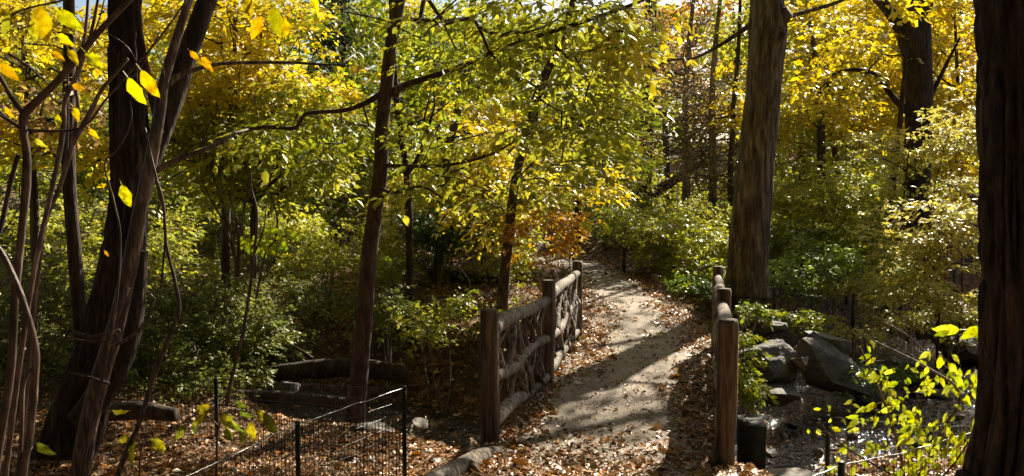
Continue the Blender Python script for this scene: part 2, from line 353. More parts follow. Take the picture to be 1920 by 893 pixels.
# bridge deck slab
def prism(poly, z0, z1):
    n = len(poly); V = [(x, y, z0) for x, y in poly]+[(x, y, z1) for x, y in poly]
    F = [(i, (i+1) % n, n+(i+1) % n, n+i) for i in range(n)]; tri = []
    for f in F: tri += [f[:3], (f[0], f[2], f[3])]
    for i in range(1, n-1): tri += [(0, i+1, i), (n, n+i, n+i+1)]
    return np.array(V, float), np.array(tri)
LP = [np.array(p) for p in ((-.19, 7.2), (.39, 9.4), (.94, 12.2))]     # left rail posts
RP = [np.array(p) for p in ((1.68, 6.64), (2.215, 8.95), (2.80, 11.58))]  # right rail posts
dpoly = [(-.02, 6.9), (1.55, 6.6), (2.68, 11.9), (1.1, 12.5)]
V, F = prism(dpoly, -.26, .002)
tag(mesh('bridge_deck', V, F, M['deck'], smooth=False), 'deck slab of the footbridge under the dusty path', kind='structure')

# ------------------------------------------------------------------ rustic railings
def railing(posts, topz, label, seed, side):
    R = random.Random(seed); base = np.array([*posts[1], 0.]); P3 = [np.array([*p, 0.]) for p in posts]
    t = empty('rustic_railing', base, label, 'railing')
    Z = np.array([0, 0, 1.])
    for k, p in enumerate(P3):
        lean = np.array([R.uniform(-.02, .02), R.uniform(-.02, .02), 0]); r = (.083, .076, .074)[k]
        h = topz[k]
        pts = [p+Z*-.42-lean, p+Z*.1, p+Z*.55*h+lean, p+Z*h*.97+lean, p+Z*h+lean]
        tube('post', pts, [r*1.02, r, r*.98, r*1.0, r*.9], M['post'], t, off=base, sides=22, step=.05, amp=.05, freq=9, seed=seed+k, furrow=.004)
    perp = np.cross(P3[2]-P3[0], Z); perp /= np.linalg.norm(perp); perp *= side
    for b in range(2):
        A, B = P3[b], P3[b+1]; d = B-A; L = np.linalg.norm(d); d /= L; A2, B2 = A+d*.05, B-d*.05
        def rail(nm, za, zb, r, sag, off_=0.):
            pts = [A2+Z*za, A2+(B2-A2)*.3+Z*(za*.7+zb*.3+sag)+perp*.02, A2+(B2-A2)*.65+Z*(za*.35+zb*.65-sag*.5)-perp*.02, B2+Z*zb]
            pts = [q+perp*off_ for q in pts]
            tube(nm, pts, [r*1.12, r*1.02, r*.95, r*.86], M['rail'], t, off=base, sides=16, step=.06, amp=.09, freq=7, seed=seed+b*7+int(za*10))
            return lambda s, pts=pts: pts[0]+(pts[-1]-pts[0])*s
        top = rail('top_rail', (.98, .97)[b], (.95, .98)[b], (.066, .06)[b], .035)
        mid = rail('middle_rail', (.57, .52)[b], (.53, .58)[b], (.056, .05)[b], -.03, .01)
        low = rail('bottom_rail', (.16, .12)[b], (.10, .15)[b], (.062, .058)[b], .05)
        if side < 0 or True:
            pe = [A2+Z*-.03+perp*.05, B2+Z*-.03+perp*.05]
            tube('edge_log', pe, [.05, .045], M['rail'], t, off=base, sides=10, step=.15, amp=.12, freq=6, seed=seed+b+40)
        for (lo, hi, n) in ((mid, top, 13), (low, mid, 12)):
            for q in range(n):
                s0 = (q+R.uniform(.1, .9))/n; dx = R.choice((-1, 1))*R.uniform(.04, .26); s1 = min(.97, max(.03, s0+dx)); s0 = min(.97, max(.03, s0))
                a, c = lo(s0)-Z*.02, hi(s1)+Z*.01; o1, o2 = R.uniform(-.035, .035), R.uniform(-.035, .035)
                m_ = (a+c)/2+d*R.uniform(-.08, .08)+perp*R.uniform(-.04, .04); r = R.uniform(.014, .036)
                tube('brace', [a+perp*o1, m_, c+perp*o2], [r*1.1, r, r*.85], M['brace'] if R.random() < .6 else M['rail'], t, off=base, sides=8, step=.08, amp=.1, freq=9, seed=seed+q*3)
                if R.random() < .45:
                    m2 = m_; e = (lo if R.random() < .5 else hi)(min(.97, max(.03, (s0+s1)/2+R.choice((-1, 1))*.13)))
                    tube('brace', [m2, (m2+e)/2+perp*.02, e], [r*.8, r*.7, r*.65], M['brace'], t, off=base, sides=7, step=.1, amp=.1, freq=9, seed=seed+q*5)
    return t
railing(LP, (1.15, 1.17, 1.15), 'rustic log railing with twisted branch braces on the left side of the path', 11, 1)
railing(RP, (1.15, 1.13, 1.13), 'rustic log railing on the right of the path seen almost end on', 23, -1)

# ------------------------------------------------------------------ logs, stones
def log(name, label, pts, rad, mat, cat='log', amp=.12, extra=None, seed=1):
    b = np.array(pts[0], float); t = empty(name, b, label, cat)
    tube('trunk', pts, rad, mat, t, off=b, sides=20, step=.08, amp=amp, freq=5, seed=seed, furrow=.004)
    for e in (extra or []): tube('branch_stub', e[0], e[1], mat, t, off=b, sides=9, step=.06, amp=.1, seed=seed+3)
    return t
log('edging_log', 'bare pale log lying at the foot of the left front railing post', [W(780, 925, 5.9), W(850, 885, 6.3), W(905, 858, 6.75), W(935, 850, 6.95)], [.085, .085, .08, .06], M['rail'], seed=3,
    extra=[([W(880, 868, 6.45), W(897, 884, 6.3)], [.04, .012])])
log('fallen_log', 'thick dark fallen log across the far bank left of the slender brown trunk', [W(462, 716, 13.2), W(520, 700, 13.0), W(590, 692, 12.8), W(670, 690, 12.4), W(760, 702, 12.0)], [.08, .125, .145, .14, .12], M['log'], seed=5,
    extra=[([W(585, 672, 12.7), W(560, 655, 12.6), W(535, 640, 12.5)], [.03, .018, .008])])
log('fallen_log', 'long thin log lying low in the gully below the thick dark log', [W(430, 742, 11.9), W(520, 745, 11.8), W(610, 752, 11.5), W(680, 762, 11.2)], [.09, .1, .09, .06], M['log'], seed=6)
log('fallen_log', 'mossy dark log lying on the leafy slope beyond the left railing', [W(805, 512, 18), W(850, 520, 17.8), W(900, 527, 17.5), W(950, 530, 17.2)], [.12, .15, .14, .1], M['log'], seed=8)
log('leaning_log', 'black fallen trunk leaning diagonally in the distance above the path bend', [W(1205, 372, 31), W(1245, 350, 31), W(1290, 322, 31.5), W(1320, 300, 32)], [.17, .18, .16, .12], M['bark_dark'], seed=9)
log('fallen_log', 'weathered fallen log lying half buried in the left foreground leaves', [W(190, 775, 9.6), W(260, 770, 9.5), W(330, 778, 9.4)], [.1, .11, .08], M['log'], seed=12)
log('fallen_branch', 'bent grey branch arching over the ground right of the path', [W(1293, 520, 16.6), W(1312, 505, 16.5), W(1335, 498, 16.4), W(1352, 490, 16.4)], [.03, .035, .03, .02], M['rail'], seed=13)

def rock(label, px, py, Y, wpx, hpx, dm, mat, seed, tilt=0., cuts=9, name='rock'):
    R = np.random.default_rng(seed); import bmesh
    bm = bmesh.new(); bmesh.ops.create_icosphere(bm, subdivisions=5, radius=1.)
    V = np.array([v.co[:] for v in bm.verts]); F = np.array([[v.index for v in f.verts] for f in bm.faces]); bm.free()
    for c in range(cuts):
        n = R.normal(size=3)*np.array([1, 1, .7+1.3*(c % 3 == 0)]); n /= np.linalg.norm(n); d = R.uniform(.28, .6); s = V@n-d
        V = V-np.outer(np.clip(s, 0, None), n)*.985
    V += (V/np.linalg.norm(V, axis=1)[:, None])*(.045*fbm(V*2.6, seed, 5)+.05*np.abs(fbm(V*np.array([2, 2, 9]), seed+4, 3)))[:, None]
    V /= np.abs(V).max(0)
    sz = np.array([wpx/2*Y/FPX, dm/2, hpx/2*Y/FPX]); V *= sz
    c, s = math.cos(tilt), math.sin(tilt); V = np.c_[V[:, 0]*c-V[:, 2]*s, V[:, 1], V[:, 0]*s+V[:, 2]*c]
    o = mesh(name, V, F, mat, smooth=False); o.location = W(px, py, Y); return tag(o, label, 'rock')
rock('small rounded grey rock just behind the big ledge right of the railing', 1437, 616, 13.6, 70, 42, .6, M['rock'], 1)
rock('big flat-topped mossy rock beside the right railing above the stream', 1452, 690, 12.3, 175, 100, 1.2, M['rock'], 2, .06, 10)
rock('tall smooth slab of grey rock tilted towards the stream', 1556, 690, 12.7, 105, 175, .6, M['rock'], 3, .5, 8)
rock('dark flat cap rock lying on top of the tilted slab', 1535, 638, 13.1, 135, 36, .9, M['rock'], 4, -.28)
rock('low dark rock under the big flat-topped mossy rock', 1435, 748, 12.0, 115, 60, .9, M['rock'], 5)
rock('rough pale sunlit rock on the leafy bank across the stream', 1682, 665, 15.2, 130, 70, 1.2, M['rockp'], 6, -.25)
rock('long dark rock ledge overhanging the water below the pale rough rock', 1695, 712, 14.6, 200, 66, 1.2, M['rock'], 7, -.15)
rock('dark rounded boulder standing in the shade at the stream edge', 1632, 752, 13.4, 110, 66, .9, M['rock'], 8, .2)
rock('grey rock against the right foreground trunk above the stream', 1805, 655, 16.3, 130, 80, 1.2, M['rockp'], 9, .1)
rock('pale flat boulder at the bottom edge between the railing and the wire fence', 1475, 912, 8.5, 150, 64, .8, M['rockp'], 10, .05)
rock('narrow pale rock at the bottom edge right of the pale flat boulder', 1590, 915, 8.3, 70, 40, .5, M['rockp'], 11)
rock('small round rock wedged between the flat-topped rock and the tilted slab', 1503, 682, 12.2, 44, 40, .4, M['rockp'], 12)
rock('flat pale stone on the leaves just beyond the left wire fence corner', 690, 802, 9.6, 110, 26, .5, M['rockp'], 13)
rock('small tan stone beside the corner post of the left wire fence', 792, 795, 10.0, 40, 22, .3, M['rockp'], 14)
rock('rounded mossy stone below the thick dark fallen log', 537, 725, 12.2, 60, 40, .45, M['rock'], 15)
rock('rock half hidden by plants at the right end of the rocky bank', 1745, 620, 17.2, 90, 36, .8, M['rock'], 16)
rock('dark wet rock in the stream shallows', 1750, 745, 13.8, 110, 36, .7, M['rock'], 17)
for k, (px, py, Y, w, h) in enumerate([(1490, 800, 11.9, 34, 16), (1600, 812, 11.4, 30, 12), (1660, 800, 12.0, 26, 10), (1720, 828, 11.0, 34, 13), (1450, 850, 10.6, 30, 14), (1530, 845, 10.6, 24, 10), (1640, 770, 12.6, 28, 10), (1790, 780, 12.4, 34, 12)]):
    o = rock('small wet stone in the stream '+['below the tilted grey slab', 'midstream, front of the dark shaded boulder', 'midstream, upper right of the stream fence post', 'behind the lime vine leaves', 'nearest the wet timber block', 'just left of the stream fence post', 'touching the foot of the dark shaded boulder', 'close beside the near trunk'][k], px, py, Y, w, h, .25, M['rock'], 30+k, name='stream_stone'); o['group'] = 'small wet stones in the stream'
# timber abutment block under the right railing
b = W(1412, 800, 9.9)
V, F = prism([(2.5, 9.25), (2.78, 9.2), (2.9, 9.75), (2.62, 9.8)], -1.4, -.42)
tag(mesh('timber_pier', V, F, M['wet'], smooth=False), 'black wet timber block at the water beside the bridge', 'timber')

# ------------------------------------------------------------------ wire fences
def fence(label, pts, H, postH=None, hstep=.1, vstep=.05, wire=.0022, name='wire_fence', curve=0., postr=.02, posts=None, topr=.005, topmat='topwire', seed=0):
    R = np.random.default_rng(seed); base = np.array(pts[0], float); t = empty(name, base, label, 'wire fence')
    pts = np.array(pts, float)
    for i, p in enumerate(pts):
        if posts is not None and not posts[i]: continue
        V, F = prism([(p[0]-postr, p[1]-postr*.6), (p[0]+postr, p[1]-postr*.6), (p[0]+postr, p[1]+postr*.6), (p[0]-postr, p[1]+postr*.6)], p[2]-H-.15, p[2]+.02)
        mesh('post', V, F, M['fpost'], t, off=base, smooth=False)
    g = []; ph = H
    def line(a, b_, r): return tube_geo(np.array([a, b_]), [r, r], sides=3, cap=False, smoothp=False)
    for i in range(len(pts)-1):
        a, c = pts[i], pts[i+1]; L = np.linalg.norm(c-a); n = int(L/vstep)
        nh = int(ph/hstep)
        bow = lambda s: -4*curve*s*(1-s)
        for h in range(1, nh+1):
            seg = 6; q = [a+(c-a)*s+np.array([0, 0, bow(s)-h*hstep+R.normal()*.003]) for s in np.linspace(0, 1, seg+1)]
            g.append(tube_geo(np.array(q), [wire*1.2]*(seg+1), sides=3, cap=False, smoothp=False))
        for v in range(n):
            s = (v+.5)/n; p = a+(c-a)*s+np.array([0, 0, bow(s)]); j = R.normal(size=3)*.004
            g.append(line(p, p+j-np.array([0, 0, ph]), wire))
        q = [a+(c-a)*s+np.array([0, 0, bow(s)+R.normal()*.004]) for s in np.linspace(0, 1, 9)]
        tube('top_wire', q, [topr]*9, M[topmat], t, off=base, sides=6, step=.1)
    V, F = join(g); o = mesh('wire_mesh', V, F, M['wire'], t, off=base, smooth=False); o['kind'] = 'stuff'
    return t
fence('low wire mesh fence slanting up from the bottom edge to a corner post', [W(300, 915, 4.7), W(420, 862, 5.3), W(558, 795, 6.2), W(758, 728, 7.4)], 1.0, posts=[0, 0, 1, 1], wire=.0026, topr=.0045, postr=.016, seed=1)
fence('dark wire mesh fence in front of the green thicket at left', [W(-60, 700, 10.6), W(150, 700, 10.4), W(405, 712, 9.9), W(758, 729, 7.42)], .95, posts=[1, 1, 1, 0], wire=.0034, topr=.003, topmat='wire', seed=2)
fence('sagging wire mesh fence among bright leaves at the bottom right', [W(1450, 925, 5.3), W(1577, 872, 5.7), W(1700, 848, 6.2), W(1860, 800, 6.8)], .8, posts=[0, 1, 0, 1], wire=.0022, topr=.005, seed=3)
fence('dark wire mesh fence standing in the shallow stream beside the right bank', [W(1553, 782, 9.0), W(1745, 800, 9.2), W(1900, 800, 9.6)], .8, posts=[1, 1, 1], wire=.003, topr=.003, topmat='wire', seed=4)
G_ = 'low path-side fences with thin dark posts'
fence('low fence of thin black posts along the far left edge of the path bend', [W(1130, 455, 24), W(1170, 470, 20.3), W(1263, 500, 18), W(1310, 512, 16.8)], .6, wire=.002, topr=.003, topmat='wire', postr=.038, posts=[1, 1, 1, 0], seed=5, vstep=.1, hstep=.15)
fence('low black wire fence running behind the rocks right of the big grey trunk', [W(1340, 536, 15.5), W(1452, 540, 15), W(1522, 556, 14.5), W(1600, 552, 15.2), W(1690, 535, 16.8)], .56, wire=.002, topr=.003, topmat='wire', postr=.026, seed=6, vstep=.1, hstep=.14)
fence('low wire fence with glinting strands on the leafy slope at right', [W(1503, 495, 18.5), W(1588, 510, 18), W(1675, 520, 17.5), W(1725, 522, 17.2), W(1790, 505, 17.6)], .55, wire=.003, topr=.006, postr=.026, seed=7, vstep=.1, hstep=.13)

# ------------------------------------------------------------------ foliage machinery
KITE = (np.array([(0, 0, 0), (-.30, .42, .07), (0, 1, -.10), (.30, .42, .07)]), np.array([(0, 2, 1), (0, 3, 2)]))
OVAL = (np.array([(0, 0, 0), (0, .36, -.015), (0, .7, -.05), (0, 1, -.14), (-.2, .2, .05), (-.25, .5, .05), (-.14, .8, -.02), (.2, .2, .05), (.25, .5, .05), (.14, .8, -.02)]),
        np.array([(0, 1, 4), (4, 1, 5), (1, 2, 5), (5, 2, 6), (2, 3, 6), (0, 7, 1), (7, 8, 1), (1, 8, 2), (8, 9, 2), (2, 9, 3)]))
_ma = [(0, 0), (-.16, .05), (-.44, .02), (-.33, .2), (-.56, .42), (-.28, .45), (-.26, .72), (-.1, .66), (0, 1.0), (.1, .66), (.26, .72), (.28, .45), (.56, .42), (.33, .2), (.44, .02), (.16, .05)]
MAPLE = (np.array([(0, .4, -.03)]+[(x, y, .05*abs(x)*3-.08*(y > .9)) for x, y in _ma]), np.array([(0, 1+(i+1) % 16, 1+i) for i in range(16)]))
def frames(d, n):
    d = d/(np.linalg.norm(d, axis=1)[:, None]+1e-9); x = np.cross(d, n); x /= np.linalg.norm(x, axis=1)[:, None]+1e-9
    return x, d, np.cross(x, d)
def pick(pal, n, R, jit=.18):
    pal = np.array(pal); w = R.random(n)*(len(pal)-1); i = np.minimum(w.astype(int), len(pal)-2)
    c = pal[i]+(pal[i+1]-pal[i])*(w-i)[:, None]; return np.clip(c*np.exp(R.normal(size=(n, 1))*jit), 0, .95)
def leaves_geo(pos, d, n, size, cols, tpl=KITE, curl=None):
    x, y, z = frames(d, n); T, F = tpl; s = size[:, None, None]
    Tz = T[None, :, 2:3]*(curl[:, None, None] if curl is not None else 1)
    V = pos[:, None]+s*(T[None, :, 0:1]*x[:, None]+T[None, :, 1:2]*y[:, None]+Tz*z[:, None])
    k = len(T); FF = (F[None]+(np.arange(len(pos))*k)[:, None, None]).reshape(-1, 3)
    return V.reshape(-1, 3), FF, np.repeat(cols, k, 0)

GOLD = [(.64, .42, .045), (.78, .58, .08), (.66, .57, .10), (.48, .46, .08), (.70, .55, .09)]
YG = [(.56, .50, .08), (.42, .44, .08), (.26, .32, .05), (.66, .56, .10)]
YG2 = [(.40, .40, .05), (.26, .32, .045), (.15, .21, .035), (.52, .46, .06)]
GREEN = [(.09, .15, .03), (.14, .22, .045), (.22, .30, .05), (.07, .11, .03)]
DARK = [(.05, .085, .025), (.09, .13, .035), (.12, .17, .05)]
ORANGE = [(.58, .27, .05), (.64, .42, .08), (.48, .22, .05), (.58, .48, .10)]
PALE = [(.58, .49, .12), (.44, .42, .10), (.64, .54, .18), (.34, .36, .07)]
BROWN = [(.22, .13, .07), (.33, .2, .1), (.45, .36, .1)]
IVY = [(.13, .16, .035), (.22, .25, .055), (.32, .33, .09), (.10, .12, .03)]

def sprays(P, A, nl, L, size, pal, R, droop=.15, flat=.35, tpl=KITE, wid=.5):
    """P spray starts, A outward axes: nl leaves down each side of each twig"""
    n = len(P); A = A/(np.linalg.norm(A, axis=1)[:, None]+1e-9)
    t = R.random((n, nl)); side = np.where(R.random((n, nl)) < .5, -1., 1.)
    up = np.zeros((n, 3)); up[:, 2] = 1; up += R.normal(size=(n, 3))*flat*.6
    S_ = np.cross(A, up); S_ /= np.linalg.norm(S_, axis=1)[:, None]+1e-9; N = np.cross(S_, A)
    LL = (L*R.uniform(.6, 1.3, (n, 1)))[..., None]
    pos = P[:, None]+A[:, None]*t[..., None]*LL+S_[:, None]*(side*R.random((n, nl))*wid*(1-.55*t))[..., None]*LL
    pos[..., 2] += R.normal(size=(n, nl))*.04*L*3*flat-droop*L*t**2
    d = A[:, None]*(.5+.6*R.random((n, nl, 1)))+S_[:, None]*(side*.8)[..., None]+R.normal(size=(n, nl, 3))*.35
    d[..., 2] -= droop*1.6
    nrm = N[:, None]+R.normal(size=(n, nl, 3))*flat
    c = pick(pal, n, R, .12)[:, None]*.55+pick(pal, n*nl, R).reshape(n, nl, 3)*.45
    sz = size*R.uniform(.42, 1.5, n*nl)*np.repeat(R.uniform(.8, 1.25, n), nl)
    return leaves_geo(pos.reshape(-1, 3), d.reshape(-1, 3), nrm.reshape(-1, 3), sz, c.reshape(-1, 3), tpl)

def grow(nodes, parents, targets, R, step=.45, wroot=.25, bow=.12):
    """connect each target to the nearest existing node, adding bent twigs: returns nodes, parents, target ids"""
    N = np.zeros((len(nodes)+len(targets)*14, 3)); N[:len(nodes)] = nodes; par = list(parents); n = len(nodes)
    dr = np.zeros(len(N))
    for i in range(n):
        if par[i] >= 0: dr[i] = dr[par[i]]+np.linalg.norm(N[i]-N[par[i]])
    c0 = np.asarray(nodes).mean(0); order = np.argsort(np.linalg.norm(targets-c0, axis=1)); ids = np.zeros(len(targets), int)
    for ti in order:
        T = targets[ti]; D = T-N[:n]; dist = np.sqrt((D*D).sum(1)); cost = dist*(1+.5*(D[:, 2] < -.1*dist))+wroot*dr[:n]; j = int(cost.argmin()); a = N[j].copy(); L = dist[j]
        K = min(12, max(1, int(L/step))); o = R.normal(size=3)*L*bow*.5; o[2] += L*bow; p = j
        for k in range(1, K+1):
            s = k/K; q = a+(T-a)*s+o*math.sin(math.pi*s)*.8+(R.normal(size=3)*.05*step if k < K else 0)
            if n >= len(N): N = np.vstack([N, np.zeros((len(targets)*6+20, 3))]); dr = np.concatenate([dr, np.zeros(len(targets)*6+20)])
            N[n] = q; par.append(p); dr[n] = dr[p]+np.linalg.norm(q-N[p]); p = n; n += 1
        ids[ti] = p
    return N[:n], np.array(par), ids
def twigs_geo(N, par, n0, ids, r_tip, power=.45, rmax=1., sides=4):
    cnt = np.zeros(len(N)); cnt[ids] += 1
    for i in range(len(N)-1, n0-1, -1): cnt[par[i]] += cnt[i]
    r = np.minimum(r_tip*np.maximum(cnt, 1)**power, rmax)
    c = np.arange(n0, len(N)); p = par[c]; a, b_ = N[p], N[c]; ra = np.where(p < n0, r[c]*1.15, r[p]*.95); ra = np.minimum(ra, r[c]*1.5); rb = r[c]*.95
    d = b_-a; L = np.linalg.norm(d, axis=1)[:, None]+1e-9; d = d/L
    ref = np.where(np.abs(d[:, 2:3]) > .8, np.array([[1., 0, 0]]), np.array([[0, 0, 1.]])); U = np.cross(ref, d); U /= np.linalg.norm(U, axis=1)[:, None]+1e-9; Vv = np.cross(d, U)
    th = np.linspace(0, 2*np.pi, sides, endpoint=False); ring = np.cos(th)[None, :, None]*U[:, None]+np.sin(th)[None, :, None]*Vv[:, None]
    V = np.concatenate([a[:, None]+ring*ra[:, None, None], b_[:, None]+ring*rb[:, None, None]], 1).reshape(-1, 3)
    j = np.arange(sides); j2 = (j+1) % sides; f = np.vstack([np.stack([j, j2, sides+j2], 1), np.stack([j, sides+j2, sides+j], 1)])
    F = (f[None]+(np.arange(len(c))*2*sides)[:, None, None]).reshape(-1, 3)
    return V, F

def blob_pts(blob, R):
    """blob: (px,py,Y,rx_px,rz_px,ry_m,n) -> spray starts and outward axes, clumped"""
    px, py, Y, rx, rz, ry, n = blob; c = W(px, py, Y); rad = np.array([rx*Y/FPX, ry, rz*Y/FPX])
    out = np.zeros((0, 3)); sd_ = int(R.integers(1e6)); sc = 2.6/max(.5, min(rad))
    while len(out) < n:
        u = R.normal(size=(n*4, 3)); u /= np.linalg.norm(u, axis=1)[:, None]; u *= (R.random((n*4, 1))**.42)
        edge = 1+.5*vnoise(u*2.6, sd_)[:, None]; u = u*edge
        keep = vnoise(u*rad*sc*.5+5, sd_+3) > .03+.08*R.normal(size=n*4)
        out = np.vstack([out, u[keep]])
    u = out[:n]; P = c+u*rad; A = u*rad; A[:, 2] *= .25; A += R.normal(size=A.shape)*.35*np.linalg.norm(rad)*.5; A[:, 2] *= .5
    A[:, 2] -= .05
    return P, A

TRI = [0]
def tree(name, label, cat, trunk=None, trad=None, bark_='bark_brown', blobs=(), pal=YG, size=.09, nl=14, L=.45, limbs=(), seed=1, sides=18, furrow=0., amp=.06, rtip=.0035, group=None,
         stems=None, droop=.15, flat=.4, tpl=KITE, step=.18, start=.35, zfree=False, wid=.5, power=.45, tfreq=6.):
    R = np.random.default_rng(seed); b = np.array(trunk[0] if trunk is not None else stems[0][0][0], float); t = empty(name, b, label, cat, group)
    nodes, par = [], []
    def addline(pts, rad, frm=0.):
        C, _ = smooth_path(np.array(pts), np.array(rad), .5); s = int(len(C)*frm); base_i = len(nodes)
        j = -1
        if nodes: j = int(np.linalg.norm(np.array(nodes)-C[s], axis=1).argmin())
        for q in C[s:]: nodes.append(q); par.append(j); j = len(nodes)-1
    if trunk is not None:
        V, F = tube_geo(trunk, trad, sides=sides, step=step, amp=amp, freq=tfreq, seed=seed, furrow=furrow); mesh('trunk', V, F, M[bark_], t, off=b); addline(trunk, trad, start)
    for k, (p, r) in enumerate(limbs):
        V, F = tube_geo(p, r, sides=10, step=.12, amp=.06, seed=seed+k+1); mesh('limb', V, F, M[bark_], t, off=b); addline(p, r)
    for k, (p, r) in enumerate(stems or []):
        V, F = tube_geo(p, r, sides=8, step=.12, amp=.08, seed=seed+k+1); mesh('stem', V, F, M[bark_], t, off=b); addline(p, r, .15)
    if blobs:
        PP, AA, pals = [], [], []
        for bl in blobs:
            P, A = blob_pts(bl[:7], R); PP.append(P); AA.append(A); pals += [bl[7] if len(bl) > 7 else pal]*len(P)
        P = np.vstack(PP); A = np.vstack(AA)
        n0 = len(nodes); N, pr, ids = grow(nodes, par, P, R)
        V, F = twigs_geo(N, pr, n0, ids, rtip, power); mesh('branches', V, F, M[bark_] if bark_ != 'bark_grey' else M['twig'], t, off=b); TRI[0] += len(F)
        if nl:
            gs, cs = [], []; key = [id(p) for p in pals]
            for kk in dict.fromkeys(key):
                m = np.array([q == kk for q in key]); pl = pals[int(np.argmax(m))]
                V, F, c = sprays(P[m], A[m], nl, L, size, pl, R, droop, flat, tpl, wid); gs.append((V, F)); cs.append(c)
            V, F = join(gs); o = mesh('foliage', V, F, M['leaf'], t, cols=np.vstack(cs), off=b, smooth=False); TRI[0] += len(F)
    return t

def PXL(lst, Y, dY=0.):
    """list of (px, py) -> world polyline at distance Y (drifting by dY)"""
    n = len(lst); return [W(p[0], p[1], Y+dY*i/max(1, n-1)) for i, p in enumerate(lst)]
def rooted(px, Y): x = W(px, 400, Y)[0]; return np.array([x, Y, tz(x, Y)-.12])
def wr(w, Y): return w/2*Y/FPX          # px width -> radius

# ---- hero trunks
Y = 6.6
tr = PXL([(88, 930), (118, 860), (160, 740), (200, 620), (226, 500), (240, 380), (242, 250), (236, 120), (232, 0), (228, -150), (225, -500), (200, -1100)], Y)
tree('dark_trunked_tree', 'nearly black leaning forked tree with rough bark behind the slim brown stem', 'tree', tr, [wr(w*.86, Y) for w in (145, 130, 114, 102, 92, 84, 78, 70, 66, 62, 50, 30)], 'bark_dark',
     limbs=[(PXL([(245, 400), (280, 300), (322, 190), (352, 100), (385, 10), (410, -70), (450, -300), (520, -700)], Y, .5), [wr(w*.85, Y) for w in (60, 52, 50, 46, 44, 42, 36, 20)]),
            (PXL([(150, 790), (200, 720), (235, 640), (250, 560), (262, 470)], Y-.25), [wr(w, Y) for w in (50, 52, 50, 44, 30)]),
            (PXL([(300, 250), (262, 60), (268, -40), (300, -120)], Y-.1), [wr(w, Y) for w in (14, 12, 11, 9)])],
     blobs=[(300, -700, 7.2, 420, 240, 2.6, 130), (60, -900, 6.5, 380, 240, 2.2, 100)], pal=GOLD, size=.10, nl=10, L=.5, seed=2, sides=110, furrow=.02, amp=.07, step=.05)
Y = 5.7
tr = PXL([(140, 1010), (150, 900), (165, 800), (190, 700), (215, 620), (243, 500), (262, 400), (283, 300), (300, 205), (308, 150), (335, 60), (362, -30), (395, -200), (430, -600)], Y)
tree('slim_brown_tree', 'slim reddish brown stem curving up in front of the nearly black tree at left', 'tree', tr, [wr(w*.86, Y) for w in (52, 46, 41, 39, 37, 34, 31, 28, 25, 22, 19, 17, 14, 8)], 'stem',
     limbs=[(PXL([(306, 165), (330, 146), (380, 126), (440, 118), (560, 118), (640, 122), (662, 104)], Y, .5), [wr(w, Y) for w in (14, 11, 8, 7, 6, 5, 3)]),
            (PXL([(278, 328), (330, 300), (400, 275), (440, 250), (465, 243)], Y, .4), [wr(w, Y) for w in (13, 10, 9, 7, 4)]),
            (PXL([(240, 540), (200, 640), (160, 640), (118, 632)], Y-.15), [wr(w, Y) for w in (8, 6, 5, 3)]),
            (PXL([(225, 620), (170, 632), (130, 620), (105, 660), (92, 690)], Y-.3), [wr(w, Y) for w in (7, 6, 5, 4, 2)]),
            (PXL([(210, 650), (262, 620), (290, 560), (276, 545)], Y-.3), [wr(w, Y) for w in (7, 6, 4, 2)]),
            (PXL([(205, 720), (160, 705), (128, 698)], Y-.2), [wr(w, Y) for w in (6, 4, 2)])],
     blobs=[(420, -260, 5.9, 260, 130, 1.0, 40)], pal=GOLD, size=.09, nl=7, L=.4, seed=3, sides=22, amp=.05, step=.07)
Y = 10.5
tr = PXL([(664, 800), (668, 755), (676, 680), (683, 600), (692, 480), (704, 390), (714, 320), (716, 240), (724, 170), (732, 90), (748, 0), (765, -120), (770, -400), (750, -900)], Y)
tree('brown_sapling_tree', 'slender smooth brown tree left of the bridge with long branches of green and yellow leaves', 'tree', tr, [wr(w, Y) for w in (46, 38, 33, 31, 30, 28, 27, 26, 25, 23, 24, 24, 20, 10)], 'bark_brown',
     limbs=[(PXL([(728, 178), (760, 160), (850, 130), (940, 92), (1040, 58), (1120, 32), (1210, -2), (1300, -60)], Y, -1.0), [wr(w, Y) for w in (16, 12, 10, 9, 8, 7, 6, 4)]),
            (PXL([(722, 172), (680, 196), (640, 208), (572, 214), (556, 240), (500, 238), (460, 245)], Y, -.6), [wr(w, Y) for w in (13, 10, 9, 8, 8, 7, 5)]),
            (PXL([(708, 310), (790, 312), (850, 308), (920, 290), (970, 262)], Y, -.8), [wr(w, Y) for w in (8, 7, 6, 5, 3)]),
            (PXL([(704, 350), (740, 362), (790, 350), (830, 372)], Y, -.8), [wr(w, Y) for w in (8, 6, 5, 3)])],
     blobs=[(925, 45, 10.3, 160, 66, 1.0, 95, YG), (1080, 30, 9.8, 170, 60, 1.1, 115, YG), (1010, 130, 9.9, 180, 46, .9, 80, YG), (1090, 190, 9.6, 120, 30, .8, 36, YG), (900, 255, 10.0, 120, 34, .7, 50, YG), (1050, 250, 9.5, 130, 28, .7, 30, YG), (1060, 310, 9.4, 90, 22, .6, 18, YG),
            (620, 240, 10.9, 100, 34, .6, 40, YG2), (520, 262, 10.2, 90, 30, .8, 30, YG), (600, 300, 11.0, 90, 32, .6, 26, YG2), (840, 345, 10.1, 90, 26, .6, 34, YG), (880, 150, 10.8, 100, 55, .8, 36, YG), (630, 60, 11.5, 100, 70, 1, 36, YG2),
            (1190, 60, 9.3, 60, 60, .8, 40, GOLD), (1110, 250, 9.2, 80, 40, .6, 16, YG2), (760, -300, 10.5, 380, 200, 2.2, 120, YG)],
     size=.104, nl=8, L=.5, seed=4, sides=24, amp=.035, step=.1, droop=.22, flat=.3, tpl=OVAL, start=.55, rtip=.0024)
Y = 16
